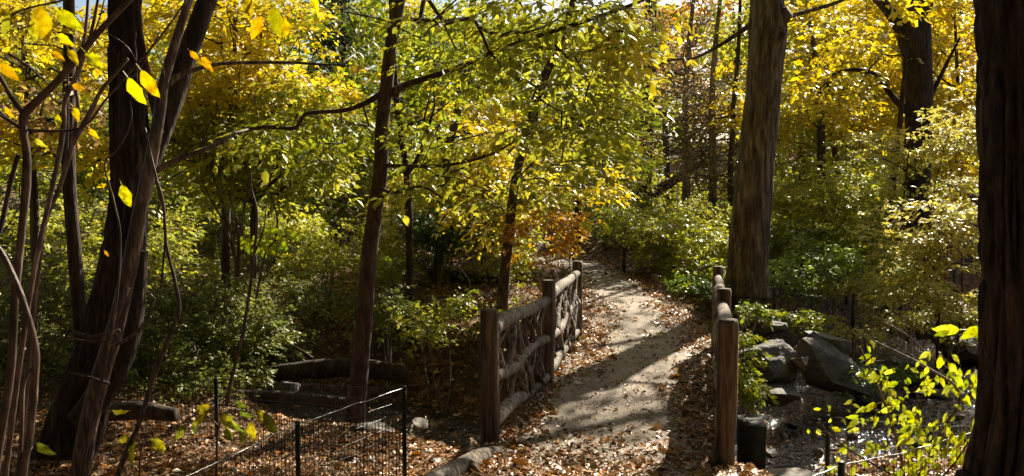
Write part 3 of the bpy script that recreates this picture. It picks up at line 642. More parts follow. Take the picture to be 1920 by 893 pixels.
tr = PXL([(1398, 556), (1400, 530), (1402, 490), (1406, 430), (1414, 360), (1420, 280), (1428, 200), (1434, 120), (1440, 60), (1438, 0), (1442, -90), (1450, -250), (1480, -520), (1500, -900)], Y)
tF = tree('big_grey_trunk', 'tall pale grey-brown trunk with a knot hole rising behind the right railing', 'tree', tr, [wr(w, Y) for w in (96, 80, 76, 74, 72, 68, 66, 66, 70, 60, 58, 54, 44, 20)], 'bark_grey',
     limbs=[(PXL([(1462, 45), (1478, 32), (1520, 20), (1580, 0), (1640, -40)], Y, .3), [wr(w, Y) for w in (22, 9, 8, 7, 5)]),
            (PXL([(1412, 42), (1395, 55), (1350, 85), (1300, 110), (1262, 112), (1215, 128)], Y, .5), [wr(w, Y) for w in (12, 9, 7, 6, 5, 3)]),
            ([W(1448, -190, 16.0), W(1530, -215, 17.0), W(1640, -190, 18.3), W(1760, -200, 19.5)], [.15, .11, .08, .04]), (PXL([(1452, -240), (1560, -420), (1700, -560)], Y, 1), [wr(w, Y) for w in (26, 20, 10)]),  # first limb here is added out of view to cast shade on the deck
            (PXL([(1450, -220), (1340, -400), (1200, -560)], Y, -1), [wr(w, Y) for w in (26, 20, 10)])],
     blobs=[(1500, -560, 16, 330, 200, 4.0, 110), (1250, -600, 15.5, 260, 150, 3, 50), (1640, 20, 17, 60, 30, .5, 12), (1600, -190, 17.9, 80, 36, .7, 26), (1500, -200, 16.8, 60, 30, .7, 14), (1720, -190, 19, 50, 30, .7, 14)], pal=GOLD, size=.15, nl=12, L=.7, seed=5, sides=90, furrow=.016, amp=.065, step=.08, start=.75, tfreq=4.5)  # last blobs clothe the added limb to thicken its shadow on the deck
kb = W(1462, 52, 15.75)
V, F = tube_geo([W(1456, 66, 15.85), W(1462, 64, 15.62), W(1464, 63, 15.55)], [.17, .13, .07], sides=16, step=.04, amp=.14)
ob = np.array(tr[0]); mesh('knot', V, F, M['bark_grey'], tF, off=ob)
V, F = tube_geo([W(1466, 66, 15.6), W(1467, 66, 15.53)], [.05, .055], sides=14, step=.03, amp=.1); mesh('knot_hole', V, F, M['wet'], tF, off=ob)
V, F = tube_geo([W(1455, 45, 15.9), W(1472, 28, 15.8), W(1480, 22, 15.75)], [.17, .14, .12], sides=16, step=.05, amp=.12); mesh('branch_stub', V, F, M['bark_grey'], tF, off=ob)
Y = 23
tr = PXL([(1722, 420), (1716, 385), (1718, 340), (1722, 260), (1724, 180), (1718, 100), (1722, 40), (1730, -30), (1745, -150), (1760, -400), (1780, -700)], Y)
tree('forked_dark_trunk', 'dark forked trunk standing among golden leaves in the right distance', 'tree', tr, [wr(w, Y) for w in (66, 52, 50, 48, 48, 52, 46, 44, 38, 28, 12)], 'bark_dark',
     limbs=[(PXL([(1712, 110), (1692, 62), (1668, 22), (1640, -10), (1600, -60), (1520, -200)], Y, .5), [wr(w, Y) for w in (34, 26, 22, 20, 18, 10)]),
            (PXL([(1704, 212), (1672, 180), (1648, 146), (1615, 132), (1570, 136), (1520, 170)], Y, -.5), [wr(w, Y) for w in (14, 11, 10, 8, 6, 3)]),
            (PXL([(1740, 190), (1770, 130), (1800, 70)], Y, -.3), [wr(w, Y) for w in (10, 7, 4)])],
     blobs=[(1560, 175, 22, 90, 50, 1.3, 60), (1600, 100, 23, 90, 70, 1.5, 70), (1700, -350, 23, 260, 150, 4, 90), (1560, -150, 25, 90, 36, 1.2, 30), (1430, -470, 24, 200, 80, 2.6, 90)], pal=GOLD, size=.15, nl=14, L=.7, seed=6, sides=30, furrow=.02, amp=.06, step=.15)  # last two blobs added above view to shade the far path and left ground
Y = 3.3
tr = PXL([(1862, 1500), (1870, 1000), (1888, 900), (1902, 800), (1906, 650), (1904, 400), (1905, 200), (1902, 0), (1900, -300), (1905, -1500), (1910, -2600)], Y)
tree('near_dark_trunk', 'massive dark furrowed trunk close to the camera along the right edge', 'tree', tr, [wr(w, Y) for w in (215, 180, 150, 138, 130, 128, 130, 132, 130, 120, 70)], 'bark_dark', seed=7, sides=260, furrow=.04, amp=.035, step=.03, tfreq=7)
# ---- thinner trunks in the middle distance
def thin(label, lst, ws, Y, dY=0, bk='bark_far', blobs=(), **k):
    p = PXL(lst, Y, dY); p[0] = np.array([p[0][0], p[0][1], tz(p[0][0], p[0][1])-.1])
    return tree(k.pop('name', 'thin_tree'), label, 'tree', p, [wr(w, Y) for w in ws], bk, blobs=blobs, **k)
thin('thin blackish trunk just right of the slender brown tree', [(770, 640), (768, 560), (768, 480), (765, 360), (756, 280), (745, 200), (735, 60), (730, -100)], [18, 15, 14, 13, 12, 11, 9, 6], 14.2, bk='bark_dark', seed=21,
     limbs=[(PXL([(760, 330), (782, 300), (800, 250), (815, 200)], 14.2), [wr(w, 14.2) for w in (10, 9, 7, 4)])], blobs=[(790, 120, 14.5, 130, 80, 1.2, 90, YG2), (740, 250, 14.3, 60, 50, .8, 30, YG2)], size=.10)
thin('brown mottled trunk between the thin blackish trunk and the leaning slender tree', [(820, 500), (826, 400), (832, 330), (845, 260), (860, 200), (872, 100), (890, -20), (905, -150)], [20, 18, 18, 17, 15, 14, 12, 8], 17.5, seed=22,
     blobs=[(880, 300, 17, 90, 70, 1.3, 90, GOLD), (920, 380, 16.8, 80, 50, 1, 60, YG), (860, 60, 18, 120, 80, 1.4, 80, YG2)], size=.11)
thin('slender dark tree leaning right just behind the left railing', [(938, 590), (946, 520), (956, 420), (966, 340), (985, 262), (1016, 158), (1048, 84), (1075, 0), (1100, -100)], [26, 21, 18, 17, 17, 17, 15, 12, 8], 14.5, bk='bark_brown', seed=23,
     blobs=[(1030, 365, 15.0, 80, 40, .7, 44, YG), (905, 400, 15.0, 60, 40, .7, 44, GOLD), (1070, 285, 15.2, 80, 50, .8, 50, YG), (1100, 110, 15.2, 110, 90, 1.0, 80, YG), (1110, 345, 15.0, 56, 40, .7, 30, GOLD)], size=.10)
thin('dark upright trunk behind the reaching stems at far left', [(150, 760), (152, 620), (142, 500), (132, 380), (128, 260), (130, 120), (128, -80)], [28, 26, 25, 24, 24, 22, 18], 11, bk='bark_dark', seed=24, blobs=[(100, 60, 11.4, 150, 80, 1.2, 60, GOLD), (120, 200, 11.6, 130, 60, 1, 40, BROWN)], size=.09)
thin('dark trunk left of the bare twiggy tree in the centre distance', [(1208, 392), (1208, 340), (1212, 250), (1218, 160), (1220, 60), (1222, -60)], [34, 28, 26, 25, 23, 20], 31, seed=25, blobs=[(1180, 80, 31, 70, 90, 2.0, 50, YG2), (1195, 290, 30, 50, 40, 1.2, 26, GOLD)], size=.17, L=.8)
thin('curving thin dark stem close left of the big pale trunk', [(1372, 360), (1370, 310), (1374, 250), (1376, 190), (1384, 100), (1388, 0)], [12, 11, 10, 9, 8, 6], 24, seed=26, blobs=[(1372, 200, 24, 36, 60, 1.0, 44, GOLD), (1370, 60, 25, 50, 60, 1.2, 44, YG)], size=.14)
thin('short dark trunk between the two biggest right-hand trunks', [(1542, 320), (1540, 250), (1536, 200), (1530, 130), (1520, 40)], [16, 15, 14, 11, 8], 27, seed=27, blobs=[(1530, 110, 27, 80, 80, 2, 110, GOLD), (1500, 230, 27, 70, 60, 1.6, 90, GOLD)], size=.16, L=.7)
thin('dark leaning stem beside the base of the forked dark trunk', [(1662, 372), (1676, 320), (1684, 270), (1690, 200), (1700, 90)], [15, 13, 11, 9, 6], 22, bk='bark_dark', seed=28, blobs=[(1640, 300, 21.5, 70, 40, 1.2, 40, YG)], size=.13)
# bare, twiggy tree in the centre distance
for lab, px, Y, blobs, sd_ in (('bare grey-brown twiggy tree in the centre distance left of the big pale trunk', 1285, 27, [(1275, 200, 27, 95, 130, 2.2, 1000), (1260, 60, 27, 80, 70, 2, 420)], 31),
                               ('smaller bare twiggy tree against the big pale trunk', 1335, 25, [(1335, 260, 25, 60, 110, 1.6, 900)], 32)):
    thin(lab, [(px, 390), (px+2, 300), (px, 200), (px+6, 90), (px+20, -40)], [16, 14, 12, 10, 6], Y, seed=sd_, bk='twig', blobs=[b+(BROWN,) for b in blobs], nl=3, size=.09, L=.6, rtip=.008, name='bare_tree', power=.35)

# ---- leafy trees: (name, label, trunk px, top px, trunk width px, Y, blobs, palette, leaf size)
TT = [
 ('golden_tree', 'golden-leaved tree filling the top left corner behind the reaching stems', 60, 14.5, 16, [(40, 110, 14.5, 120, 90, 1.5, 120), (150, 60, 14.5, 110, 80, 1.5, 110), (60, 250, 14.2, 120, 60, 1.2, 110), (150, 270, 14.4, 90, 50, 1.1, 70)], GOLD, .105),
 ('golden_tree', 'bright yellow tree directly right of the slim brown stem, top left', 420, 16, 16, [(440, 70, 16, 130, 80, 1.6, 230), (380, 160, 15.8, 110, 60, 1.4, 170), (520, 160, 16, 110, 60, 1.4, 170), (470, 20, 16.5, 110, 60, 1.4, 110)], GOLD, .11),
 ('yellow_green_tree', 'yellow-green small tree in the left middle under the bright yellow tree', 470, 15, 12, [(430, 260, 15, 130, 60, 1.4, 190), (560, 300, 15.2, 110, 60, 1.4, 160), (350, 230, 15, 80, 60, 1, 100), (560, 210, 15.5, 110, 50, 1.2, 130), (480, 340, 15, 120, 40, 1, 90)], YG, .10),
 ('evergreen_tree', 'dark green tree against the pale sky gap left of the slender brown trunk', 640, 30, 18, [(640, 60, 30, 60, 120, 2, 260), (610, 160, 29, 70, 80, 2, 180), (660, 0, 30, 50, 60, 2, 80)], DARK, .15),
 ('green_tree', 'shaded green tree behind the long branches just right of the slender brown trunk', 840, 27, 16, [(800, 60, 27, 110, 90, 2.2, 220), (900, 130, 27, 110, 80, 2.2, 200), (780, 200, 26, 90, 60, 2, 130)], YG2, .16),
 ('green_tree', 'fresh green and yellow tree behind the tip of the long right-hand branch', 1080, 24, 16, [(1060, 80, 24, 110, 90, 2, 200), (1120, 190, 23, 80, 80, 1.6, 180), (1030, 220, 23, 80, 70, 1.6, 150), (1150, 300, 22, 60, 50, 1.4, 110)], YG, .14),
 ('yellow_tree', 'yellow tree lit from behind in the centre left, above the left railing', 905, 19.5, 13, [(860, 330, 19, 90, 60, 1.4, 160), (960, 320, 19, 80, 60, 1.4, 150), (900, 230, 20, 90, 60, 1.4, 140), (780, 390, 19, 70, 40, 1.2, 80)], GOLD, .12),
 ('golden_tree', 'golden tree between the big pale trunk and the forked dark trunk', 1580, 31, 16, [(1540, 60, 31, 90, 80, 2.6, 260), (1620, 110, 30, 90, 80, 2.4, 250), (1560, 190, 30, 80, 50, 2, 160), (1660, 220, 29, 60, 60, 1.8, 120)], GOLD, .17),
 ('golden_tree', 'golden tree in the top right between the forked dark trunk and the near trunk', 1795, 28, 14, [(1790, 60, 28, 80, 90, 2.4, 250), (1780, 190, 27, 80, 80, 2, 240), (1810, 300, 26, 50, 60, 1.6, 120), (1700, 30, 29, 60, 60, 2, 90)], GOLD, .16),
 ('yellow_green_tree', 'yellow-green tree immediately right of the big pale trunk near the top', 1500, 34, 16, [(1490, 50, 34, 70, 90, 2.4, 220), (1500, 180, 33, 60, 70, 2, 170), (1480, 280, 31, 60, 50, 2, 120)], YG, .18),
 ('yellow_green_tree', 'yellow tree immediately left of the big pale trunk near the top', 1375, 35, 14, [(1375, 40, 35, 50, 80, 2.0, 100), (1350, 170, 34, 40, 50, 1.6, 36)], YG, .18),
 ('brown_leaved_tree', 'russet tree glimpsed between the green leaves near the top centre', 1250, 38, 16, [(1235, 70, 38, 60, 110, 2.4, 150), (1300, 30, 38, 80, 60, 2.4, 110)], ORANGE, .18),
 ('russet_tree', 'red-orange tree far behind the top of the forked trunk', 1640, 42, 16, [(1650, 30, 42, 70, 50, 3, 160), (1830, 110, 44, 50, 80, 3, 120)], ORANGE, .22),
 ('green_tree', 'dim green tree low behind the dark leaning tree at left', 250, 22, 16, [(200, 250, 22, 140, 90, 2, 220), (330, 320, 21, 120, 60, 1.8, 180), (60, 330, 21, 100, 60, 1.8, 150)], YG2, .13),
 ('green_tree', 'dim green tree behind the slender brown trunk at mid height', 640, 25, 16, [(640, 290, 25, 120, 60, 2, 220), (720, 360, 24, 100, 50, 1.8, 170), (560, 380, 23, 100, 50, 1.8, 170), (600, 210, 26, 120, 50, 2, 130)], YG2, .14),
 ('green_tree', 'pale green tree at the vanishing end of the path', 1130, 33, 14, [(1130, 330, 33, 80, 50, 2, 150), (1100, 250, 34, 80, 70, 2, 150), (1160, 210, 35, 60, 70, 2, 110)], YG, .18),
]
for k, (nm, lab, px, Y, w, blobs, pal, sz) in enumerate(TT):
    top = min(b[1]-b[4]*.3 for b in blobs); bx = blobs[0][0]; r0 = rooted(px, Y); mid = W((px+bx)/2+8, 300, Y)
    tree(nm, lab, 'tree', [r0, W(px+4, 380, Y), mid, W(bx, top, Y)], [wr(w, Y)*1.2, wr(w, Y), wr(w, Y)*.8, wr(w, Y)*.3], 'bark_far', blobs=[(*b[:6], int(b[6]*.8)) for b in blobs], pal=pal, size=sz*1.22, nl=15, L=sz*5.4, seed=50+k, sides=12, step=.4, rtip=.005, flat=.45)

# ---- shrubs: (name, label, px, Y, blobs, palette, leaf size)
SH = [
 ('green_thicket', 'dark green thicket at the far left edge behind the wire fence', 50, 12.6, [(40, 640, 12.6, 110, 80, 1.0, 230), (60, 540, 13, 100, 60, 1, 130)], IVY, .06),
 ('green_thicket', 'speckled green thicket seen between the nearly black tree and the bent thin stem', 290, 12.8, [(290, 640, 12.8, 90, 60, .9, 260), (310, 560, 13.2, 90, 60, .9, 180)], IVY, .06),
 ('green_thicket', 'glossy green thicket to the left of the thick dark fallen log', 440, 13.0, [(430, 640, 13.0, 80, 60, .9, 270), (400, 560, 13.6, 90, 50, 1, 170), (505, 600, 13.4, 50, 50, .7, 120)], IVY, .06),
 ('green_thicket', 'speckled green thicket directly left of the thick dark fallen log, nearest the stream', 530, 13.4, [(520, 650, 13.6, 55, 36, .6, 150), (470, 690, 12.9, 40, 30, .5, 80), (560, 560, 14.6, 50, 36, .7, 110)], IVY, .06),
 ('green_thicket', 'low green thicket showing between the tall narrow stem and the nearly black tree', 190, 12.9, [(180, 660, 12.9, 70, 60, .8, 170), (170, 560, 13.5, 70, 50, .8, 120)], IVY, .06),
 ('green_bush', 'leafy green bush on the brown slope just left of the slender brown trunk', 600, 16, [(590, 490, 16.4, 50, 26, .7, 60), (640, 465, 17, 46, 24, .7, 50)], YG, .085),
 ('low_plant', 'small leafy plant on the brown slope right of the slender brown trunk', 740, 15, [(745, 500, 15.5, 30, 30, .5, 60), (860, 560, 14.2, 30, 14, .4, 26)], YG2, .075),
 ('green_bush', 'loose green bush above the far left thicket', 90, 17, [(80, 440, 17, 130, 60, 1.5, 200)], YG, .09),
 ('green_bush', 'loose green bush behind the slim brown stem at mid height', 330, 17.5, [(320, 450, 17.5, 120, 60, 1.5, 210), (230, 500, 16, 90, 50, 1.2, 100)], YG, .09),
 ('green_bush', 'broad green bush left of the slender brown trunk above the leafy slope', 480, 20, [(470, 400, 20, 130, 60, 1.7, 230)], YG, .10),
 ('bright_bush', 'bright yellow-green bush catching the sun left of the slender brown trunk', 570, 17.5, [(560, 425, 17.5, 90, 40, 1.1, 220)], YG, .09),
 ('holly_bush', 'dark holly-like bush between the thin blackish and mottled trunks', 825, 17, [(830, 425, 16.6, 50, 50, .8, 200)], DARK, .085),
 ('yellow_bush', 'sunlit yellow bush behind the leaning slender tree', 900, 17.5, [(900, 450, 17.5, 90, 60, 1.1, 280), (960, 470, 17, 60, 50, 1, 140)], YG, .085),
 ('green_bush', 'green bush right of the slender brown trunk above the leaf slope', 740, 18.5, [(735, 435, 18.5, 60, 50, 1.1, 170), (690, 505, 16, 40, 24, .6, 36)], YG, .09),
 ('orange_shrub', 'orange-leaved shrub hanging over the far end of the left railing', 1075, 14.6, [(1055, 410, 14.6, 40, 30, .5, 44), (1012, 445, 14.8, 48, 34, .6, 50), (1074, 458, 14.4, 20, 18, .3, 9)], ORANGE, .095),
 ('green_bush', 'green bush beside the path bend left of the black fence posts', 1150, 24.5, [(1150, 425, 24.5, 70, 45, 1.6, 260)], YG2, .10),
 ('green_bush', 'green leafy bush right of the path bend beneath the leaning black trunk', 1230, 20, [(1225, 435, 20.5, 60, 38, 1.2, 170), (1235, 468, 20.5, 46, 24, .8, 90)], YG, .095),
 ('bright_bush', 'bright leafy bush directly left of the big pale trunk', 1320, 19, [(1315, 415, 19.5, 60, 42, 1.1, 160), (1335, 460, 18.6, 52, 40, 1.0, 180)], YG, .09),
 ('low_plant', 'low leafy plant overhanging the path left of the far right railing post', 1285, 17, [(1305, 532, 16.2, 34, 22, .5, 80)], GREEN, .07),
 ('green_shrub', 'leafy green shrub crowding the right railing above the water', 1410, 10.3, [(1396, 655, 10.4, 12, 50, .28, 40), (1400, 720, 10.1, 14, 32, .25, 34), (1396, 575, 11.5, 20, 24, .35, 30)], YG2, .06),
 ('green_bush', 'dense mid green bush right of the base of the big pale trunk', 1530, 17.5, [(1535, 495, 17.8, 60, 40, 1.0, 170), (1480, 520, 16.8, 36, 36, .7, 80)], [(.14, .22, .04), (.26, .34, .06), (.40, .42, .08)], .085),
 ('bright_bush', 'broad pale green bush behind the low fence between the two biggest trunks', 1560, 21, [(1530, 370, 21, 100, 55, 1.6, 360), (1600, 400, 20.5, 80, 50, 1.4, 250)], YG, .095),
 ('green_bush', 'green bush low behind the dense bush right of the big pale trunk', 1490, 20, [(1480, 440, 20, 60, 45, 1.2, 220), (1560, 450, 19.5, 80, 35, 1.2, 220)], YG2, .09),
 ('pale_sapling', 'pale yellow layered sapling left of the near trunk, above the rocky bank', 1772, 15.2, [(1770, 410, 15, 90, 40, 1.0, 130), (1790, 480, 14.8, 80, 30, .8, 100), (1700, 450, 15.2, 70, 36, .9, 90), (1690, 530, 15, 60, 24, .8, 70), (1760, 560, 15, 80, 24, .8, 70)], PALE, .095),
 ('pale_sapling', 'pale gold layered branches in front of the forked dark trunk', 1690, 18.5, [(1735, 240, 18.4, 60, 18, .9, 30), (1800, 275, 18, 60, 24, .9, 60), (1680, 290, 18.6, 90, 18, .9, 46), (1760, 345, 18.2, 90, 20, .9, 60), (1620, 260, 18.8, 50, 14, .7, 20), (1805, 205, 18, 40, 20, .8, 30)], PALE, .11),
 ('green_bush', 'low green bush on the bank to the left of the pale layered sapling', 1640, 19, [(1630, 470, 19, 60, 30, 1, 180)], YG2, .09),
 ('bright_bush', 'sunlit yellow-green bush low between the dense bush and the pale layered sapling', 1620, 17, [(1610, 535, 17, 60, 24, .7, 120), (1660, 500, 17.6, 50, 24, .7, 100)], YG, .085),
 ('low_plant', 'feathery low plants in front of the low fence behind the flat-topped rock', 1470, 14.4, [(1450, 585, 14.6, 40, 14, .4, 50), (1550, 600, 14, 40, 14, .4, 50)], YG2, .07),
 ('low_plant', 'yellowish low plants among the leaves above the pale rough rock', 1700, 16, [(1690, 596, 15.9, 60, 16, .6, 80), (1780, 585, 16.2, 50, 20, .6, 80), (1600, 625, 14.2, 40, 14, .4, 36)], PALE, .075),
 ('low_plant', 'low green plants hanging over the dark shaded boulder', 1640, 13.4, [(1600, 705, 12.9, 40, 22, .4, 40), (1660, 690, 14, 36, 16, .4, 30)], GREEN, .07),
 ('low_plant', 'low plants on the bank beside the near trunk', 1800, 15, [(1795, 610, 15.4, 60, 26, .6, 100)], YG2, .08),
 ('low_plant', 'yellow-leaved low plant on the slope left of the front railing post', 822, 12.6, [(815, 605, 12.6, 40, 30, .5, 34), (780, 585, 13, 30, 20, .4, 20)], YG, .085),
 ('low_plant', 'small whitish green plant at the foot of the thin blackish trunk', 720, 13.4, [(725, 570, 13.2, 30, 40, .4, 60)], IVY, .07),
]
for k, (nm, lab, px, Y, blobs, pal, sz) in enumerate(SH):
    R = random.Random(200+k); st = []
    for q in range(R.choice((3, 4, 5)) if nm not in ('pale_sapling',) else 2):
        bl = blobs[q % len(blobs)]; r0 = rooted(px+R.uniform(-.3, .3)*bl[3], Y+R.uniform(-.2, .2)); tip = W(bl[0]+R.uniform(-.5, .5)*bl[3], bl[1]-R.uniform(-.1, .5)*bl[4], bl[2]+R.uniform(-.3, .3)*bl[5])
        m_ = r0*.5+tip*.5; m_[0] += R.uniform(-.12, .12); m_[2] += .1; rr = .03 if nm == 'pale_sapling' else .014
        st.append(([r0, m_, tip], [rr, rr*.7, rr*.35]))
    tree(nm, lab, 'shrub' if 'plant' not in nm else 'plant', stems=st, bark_='twig' if nm != 'pale_sapling' else 'bark_far', blobs=blobs, pal=pal, size=sz, nl=12 if sz > .065 else 15, L=sz*4.2, seed=300+k, rtip=.0022, flat=.45 if nm != 'pale_sapling' else .28, droop=.12)

# ---- thin bare stems and saplings in the left foreground / middle
def stemset(name, label, cat, base, lines, mat, Y, dYs=None):
    b = np.array(base); t = empty(name, b, label, cat)
    for k, (l, w) in enumerate(lines):
        yy = Y+(dYs[k] if dYs else 0); tube('stem' if k < 6 else 'twig', PXL(l, yy), [wr(x*.76, yy) for x in w], M[mat], t, off=b, sides=14, step=.03, amp=.09, freq=16, seed=k)
    return t
stemset('reaching_stem', 'dark forked stem with a long diagonal arm reaching across the top left corner', 'shrub', W(10, 1000, 3.4),
    [([(-40, 1250), (-10, 900), (20, 700), (28, 560), (40, 440), (49, 350), (50, 290), (44, 250), (46, 214), (70, 190), (110, 150), (150, 102), (190, 55), (245, -2), (320, -80)], [20, 20, 19, 19, 19, 20, 19, 18, 20, 18, 17, 16, 15, 13, 10]),
     ([(46, 216), (20, 180), (0, 145), (-30, 100)], [16, 12, 10, 8]), ([(49, 248), (20, 228), (-20, 205)], [10, 8, 7]), ([(15, 100), (60, 130), (115, 182)], [5, 5, 4]),
     ([(34, 290), (18, 350), (0, 430), (-30, 500)], [10, 11, 12, 13]), ([(52, 244), (110, 246), (160, 236), (196, 190), (240, 140), (300, 70), (350, 0)], [7, 7, 6, 6, 5, 5, 4])], 'bark_brown', 3.4)
stemset('foreground_stem', 'reddish slender stem crossing the diagonal arm at top left', 'shrub', W(10, 1000, 3.55),
    [([(-20, 1150), (10, 893), (34, 700), (60, 530), (78, 440), (105, 320), (119, 240), (122, 190), (148, 132), (166, 80), (178, 30), (190, -40)], [16, 15, 14, 13, 12, 12, 12, 11, 10, 8, 7, 6]),
     ([(160, 95), (185, 40), (200, -20)], [5, 4, 3])], 'stem', 3.55)
stemset('foreground_stem', 'paler brown stem bending inward at lower left', 'shrub', W(40, 1000, 3.3),
    [([(30, 1150), (40, 920), (58, 800), (66, 700), (66, 650), (48, 580), (26, 520), (0, 470), (-40, 420)], [22, 20, 19, 18, 17, 16, 15, 14, 13]), ([(62, 690), (44, 720), (38, 850), (20, 1000)], [9, 10, 11, 12])], 'stem', 3.3)
stemset('foreground_stem', 'tall narrow stem standing right of the reddish one at far left', 'shrub', W(50, 1000, 3.8),
    [([(20, 1100), (52, 700), (70, 520), (84, 420), (112, 350), (136, 268), (146, 200), (142, 150), (160, 60), (168, -60)], [14, 13, 12, 12, 11, 11, 9, 8, 7, 6]), ([(134, 272), (170, 210), (190, 170), (240, 110)], [14, 12, 10, 7]), ([(110, 360), (124, 300), (128, 200), (126, 120)], [8, 6, 5, 3])], 'stem', 3.8)
stemset('arched_twig', 'thin pale twig arching over the nearly black trunk', 'twig', W(230, 470, 5.2),
    [([(150, 900), (210, 620), (226, 460), (214, 380), (196, 308), (216, 286), (236, 255), (247, 220), (244, 190)], [7, 6, 5, 5, 4, 4, 3, 3, 2]), ([(270, 60), (300, 110), (310, 150)], [3, 3, 2]), ([(200, 60), (240, 90), (268, 140)], [3, 4, 3])], 'stem', 5.2)
stemset('kinked_sapling', 'bare kinked sapling stem leaning from the bottom edge right of the nearly black trunk', 'sapling', W(215, 900, 5.3),
    [([(200, 980), (225, 880), (262, 790), (290, 700), (318, 630), (336, 580), (326, 520), (312, 460), (306, 380), (292, 330), (272, 240)], [16, 14, 13, 13, 12, 11, 9, 8, 7, 6, 4])], 'stem', 5.3)
stemset('kinked_sapling', 'thin wavy bare sapling rising left of the thick dark fallen log', 'sapling', W(430, 740, 11.2),
    [([(425, 800), (430, 730), (452, 640), (466, 560), (476, 480), (482, 400), (470, 340), (480, 260)], [12, 10, 9, 8, 7, 6, 5, 3]), ([(476, 480), (494, 430), (500, 380)], [5, 4, 2])], 'stem', 11.2)
stemset('bare_shrub', 'spray of pale bare stems in the left middle ground', 'shrub', rooted(440, 14),
    [([(446, 560), (440, 480), (424, 400), (395, 320), (372, 250), (350, 180)], [8, 7, 6, 5, 4, 3]), ([(442, 520), (446, 440), (428, 360), (392, 290), (370, 220)], [6, 6, 5, 4, 3]), ([(444, 500), (420, 420), (380, 340), (378, 270), (410, 200)], [6, 5, 4, 4, 3]),
     ([(446, 540), (452, 430), (470, 330), (486, 270), (478, 180)], [7, 6, 5, 4, 3]), ([(300, 560), (310, 420), (292, 330), (310, 230)], [6, 5, 4, 3]), ([(500, 520), (520, 420), (506, 340), (540, 250)], [6, 5, 4, 3])], 'stem', 14)
stemset('dead_twig', 'thin dark curving twig dipping toward the water at right', 'twig', W(1730, 760, 9.6),
    [([(1730, 800), (1720, 740), (1738, 690), (1700, 660)], [4, 4, 3, 2]), ([(1660, 606), (1700, 628), (1735, 660), (1790, 700)], [3, 4, 4, 3])], 'stem', 9.6)

# ---- individual large leaves on the foreground stems (each a part of its twig)
def _big():
    V = []; F = []; ys = [0, .08, .2, .35, .5, .65, .8, .92, 1.0]; wd = [.0, .09, .17, .215, .22, .185, .12, .05, 0]
    for i, (y, w) in enumerate(zip(ys, wd)):
        for j in (-1, -.5, 0, .5, 1): V.append((w*j*(1+.09*math.sin(i*2.3+j)), y, .10*abs(w*j)*2-.2*y*y+.03*math.sin(i*1.9+j*3)))
    for i in range(len(ys)-1):
        for j in range(4): a = i*5+j; F += [(a, a+1, a+6), (a, a+6, a+5)]
    n = len(V); V += [(-.012, 0, 0), (.012, 0, 0), (-.01, -.24, .07), (.01, -.24, .07), (0, -.24, .09), (0, 0, .02)]; F += [(n, n+1, n+3), (n, n+3, n+2), (n, n+2, n+4), (n, n+4, n+5), (n+1, n+5, n+4), (n+1, n+4, n+3)]
    return np.array(V, float), np.array(F)
BIG = _big()
def bigleaf(parent, off, p, d, n, s, c, R, tpl=BIG, name='leaf'):
    col = np.clip(np.array([c])*math.exp(R.gauss(0, .12)), 0, .9)
    V, F, cc = leaves_geo(np.array([p]), np.array([d], float), np.array([n], float), np.array([s]), col, tpl, np.array([R.uniform(.6, 2.2)]))
    me = mesh(name, V, F, M['bigleaf'], parent, cols=cc, off=off); return me
def subdivided(tpl):
    return tpl
R = random.Random(5); b = W(120, 60, 3.0)
tw = empty('leafy_twig', b, 'thin twigs carrying large hanging yellow leaves in the top left corner', 'twig')
for l, w in (([(-20, 60), (40, 20), (120, 0), (200, -30)], [4, 4, 4, 3]), ([(230, 150), (244, 146), (262, 130), (300, 60)], [3, 3, 3, 3]), ([(60, 0), (75, -40)], [3, 3]), ([(500, 0), (520, -40)], [4, 4])):
    tube('twig', PXL(l, 3.0), [wr(x, 3.0) for x in w], M['stem'], tw, off=b, sides=8, step=.03)
LV = [(72, 8, .1, 75, 0), (18, 28, -.6, 48, 1), (105, 20, .95, 60, 2), (146, 100, -.2, 0, 0), (0, 118, .7, 45, 3), (108, 64, .9, 36, 0), (128, 92, .6, 34, 0), (160, 98, .75, 46, 2), (150, 55, .8, 10, 0), (240, 146, .45, 58, 2), (264, 132, .5, 60, 0),
      (228, 346, .25, 48, 2), (512, 12, .2, 62, 2), (536, 28, -.1, 46, 0), (490, 30, -.5, 50, 3), (378, 106, .6, 34, 3), (356, 96, .8, 26, 3), (60, 40, .05, 40, 1), (95, 98, 1.1, 30, 3), (135, 160, 1.3, 28, 3), (108, 214, -.1, 28, 1), (460, -10, .3, 44, 0), (585, -10, .3, 34, 2), (10, 200, .5, 26, 3), (66, 260, .8, 26, 1), (140, 200, .2, 30, 0), (168, 240, .5, 26, 0), (196, 470, .5, 14, 3)]
LC = [(.74, .55, .04), (.42, .42, .06), (.66, .66, .06), (.62, .36, .05)]
for (px, py, a, s, ci) in LV:
    if s < 8: continue
    Yl = R.uniform(2.7, 3.2) if py < 330 else 5.0
    bigleaf(tw, b, W(px, py, Yl), (math.sin(a), R.uniform(-.3, .3), -math.cos(a)), (R.uniform(-.5, .5), -1, R.uniform(-.2, .5)), s*.98*Yl/FPX, LC[ci], R)
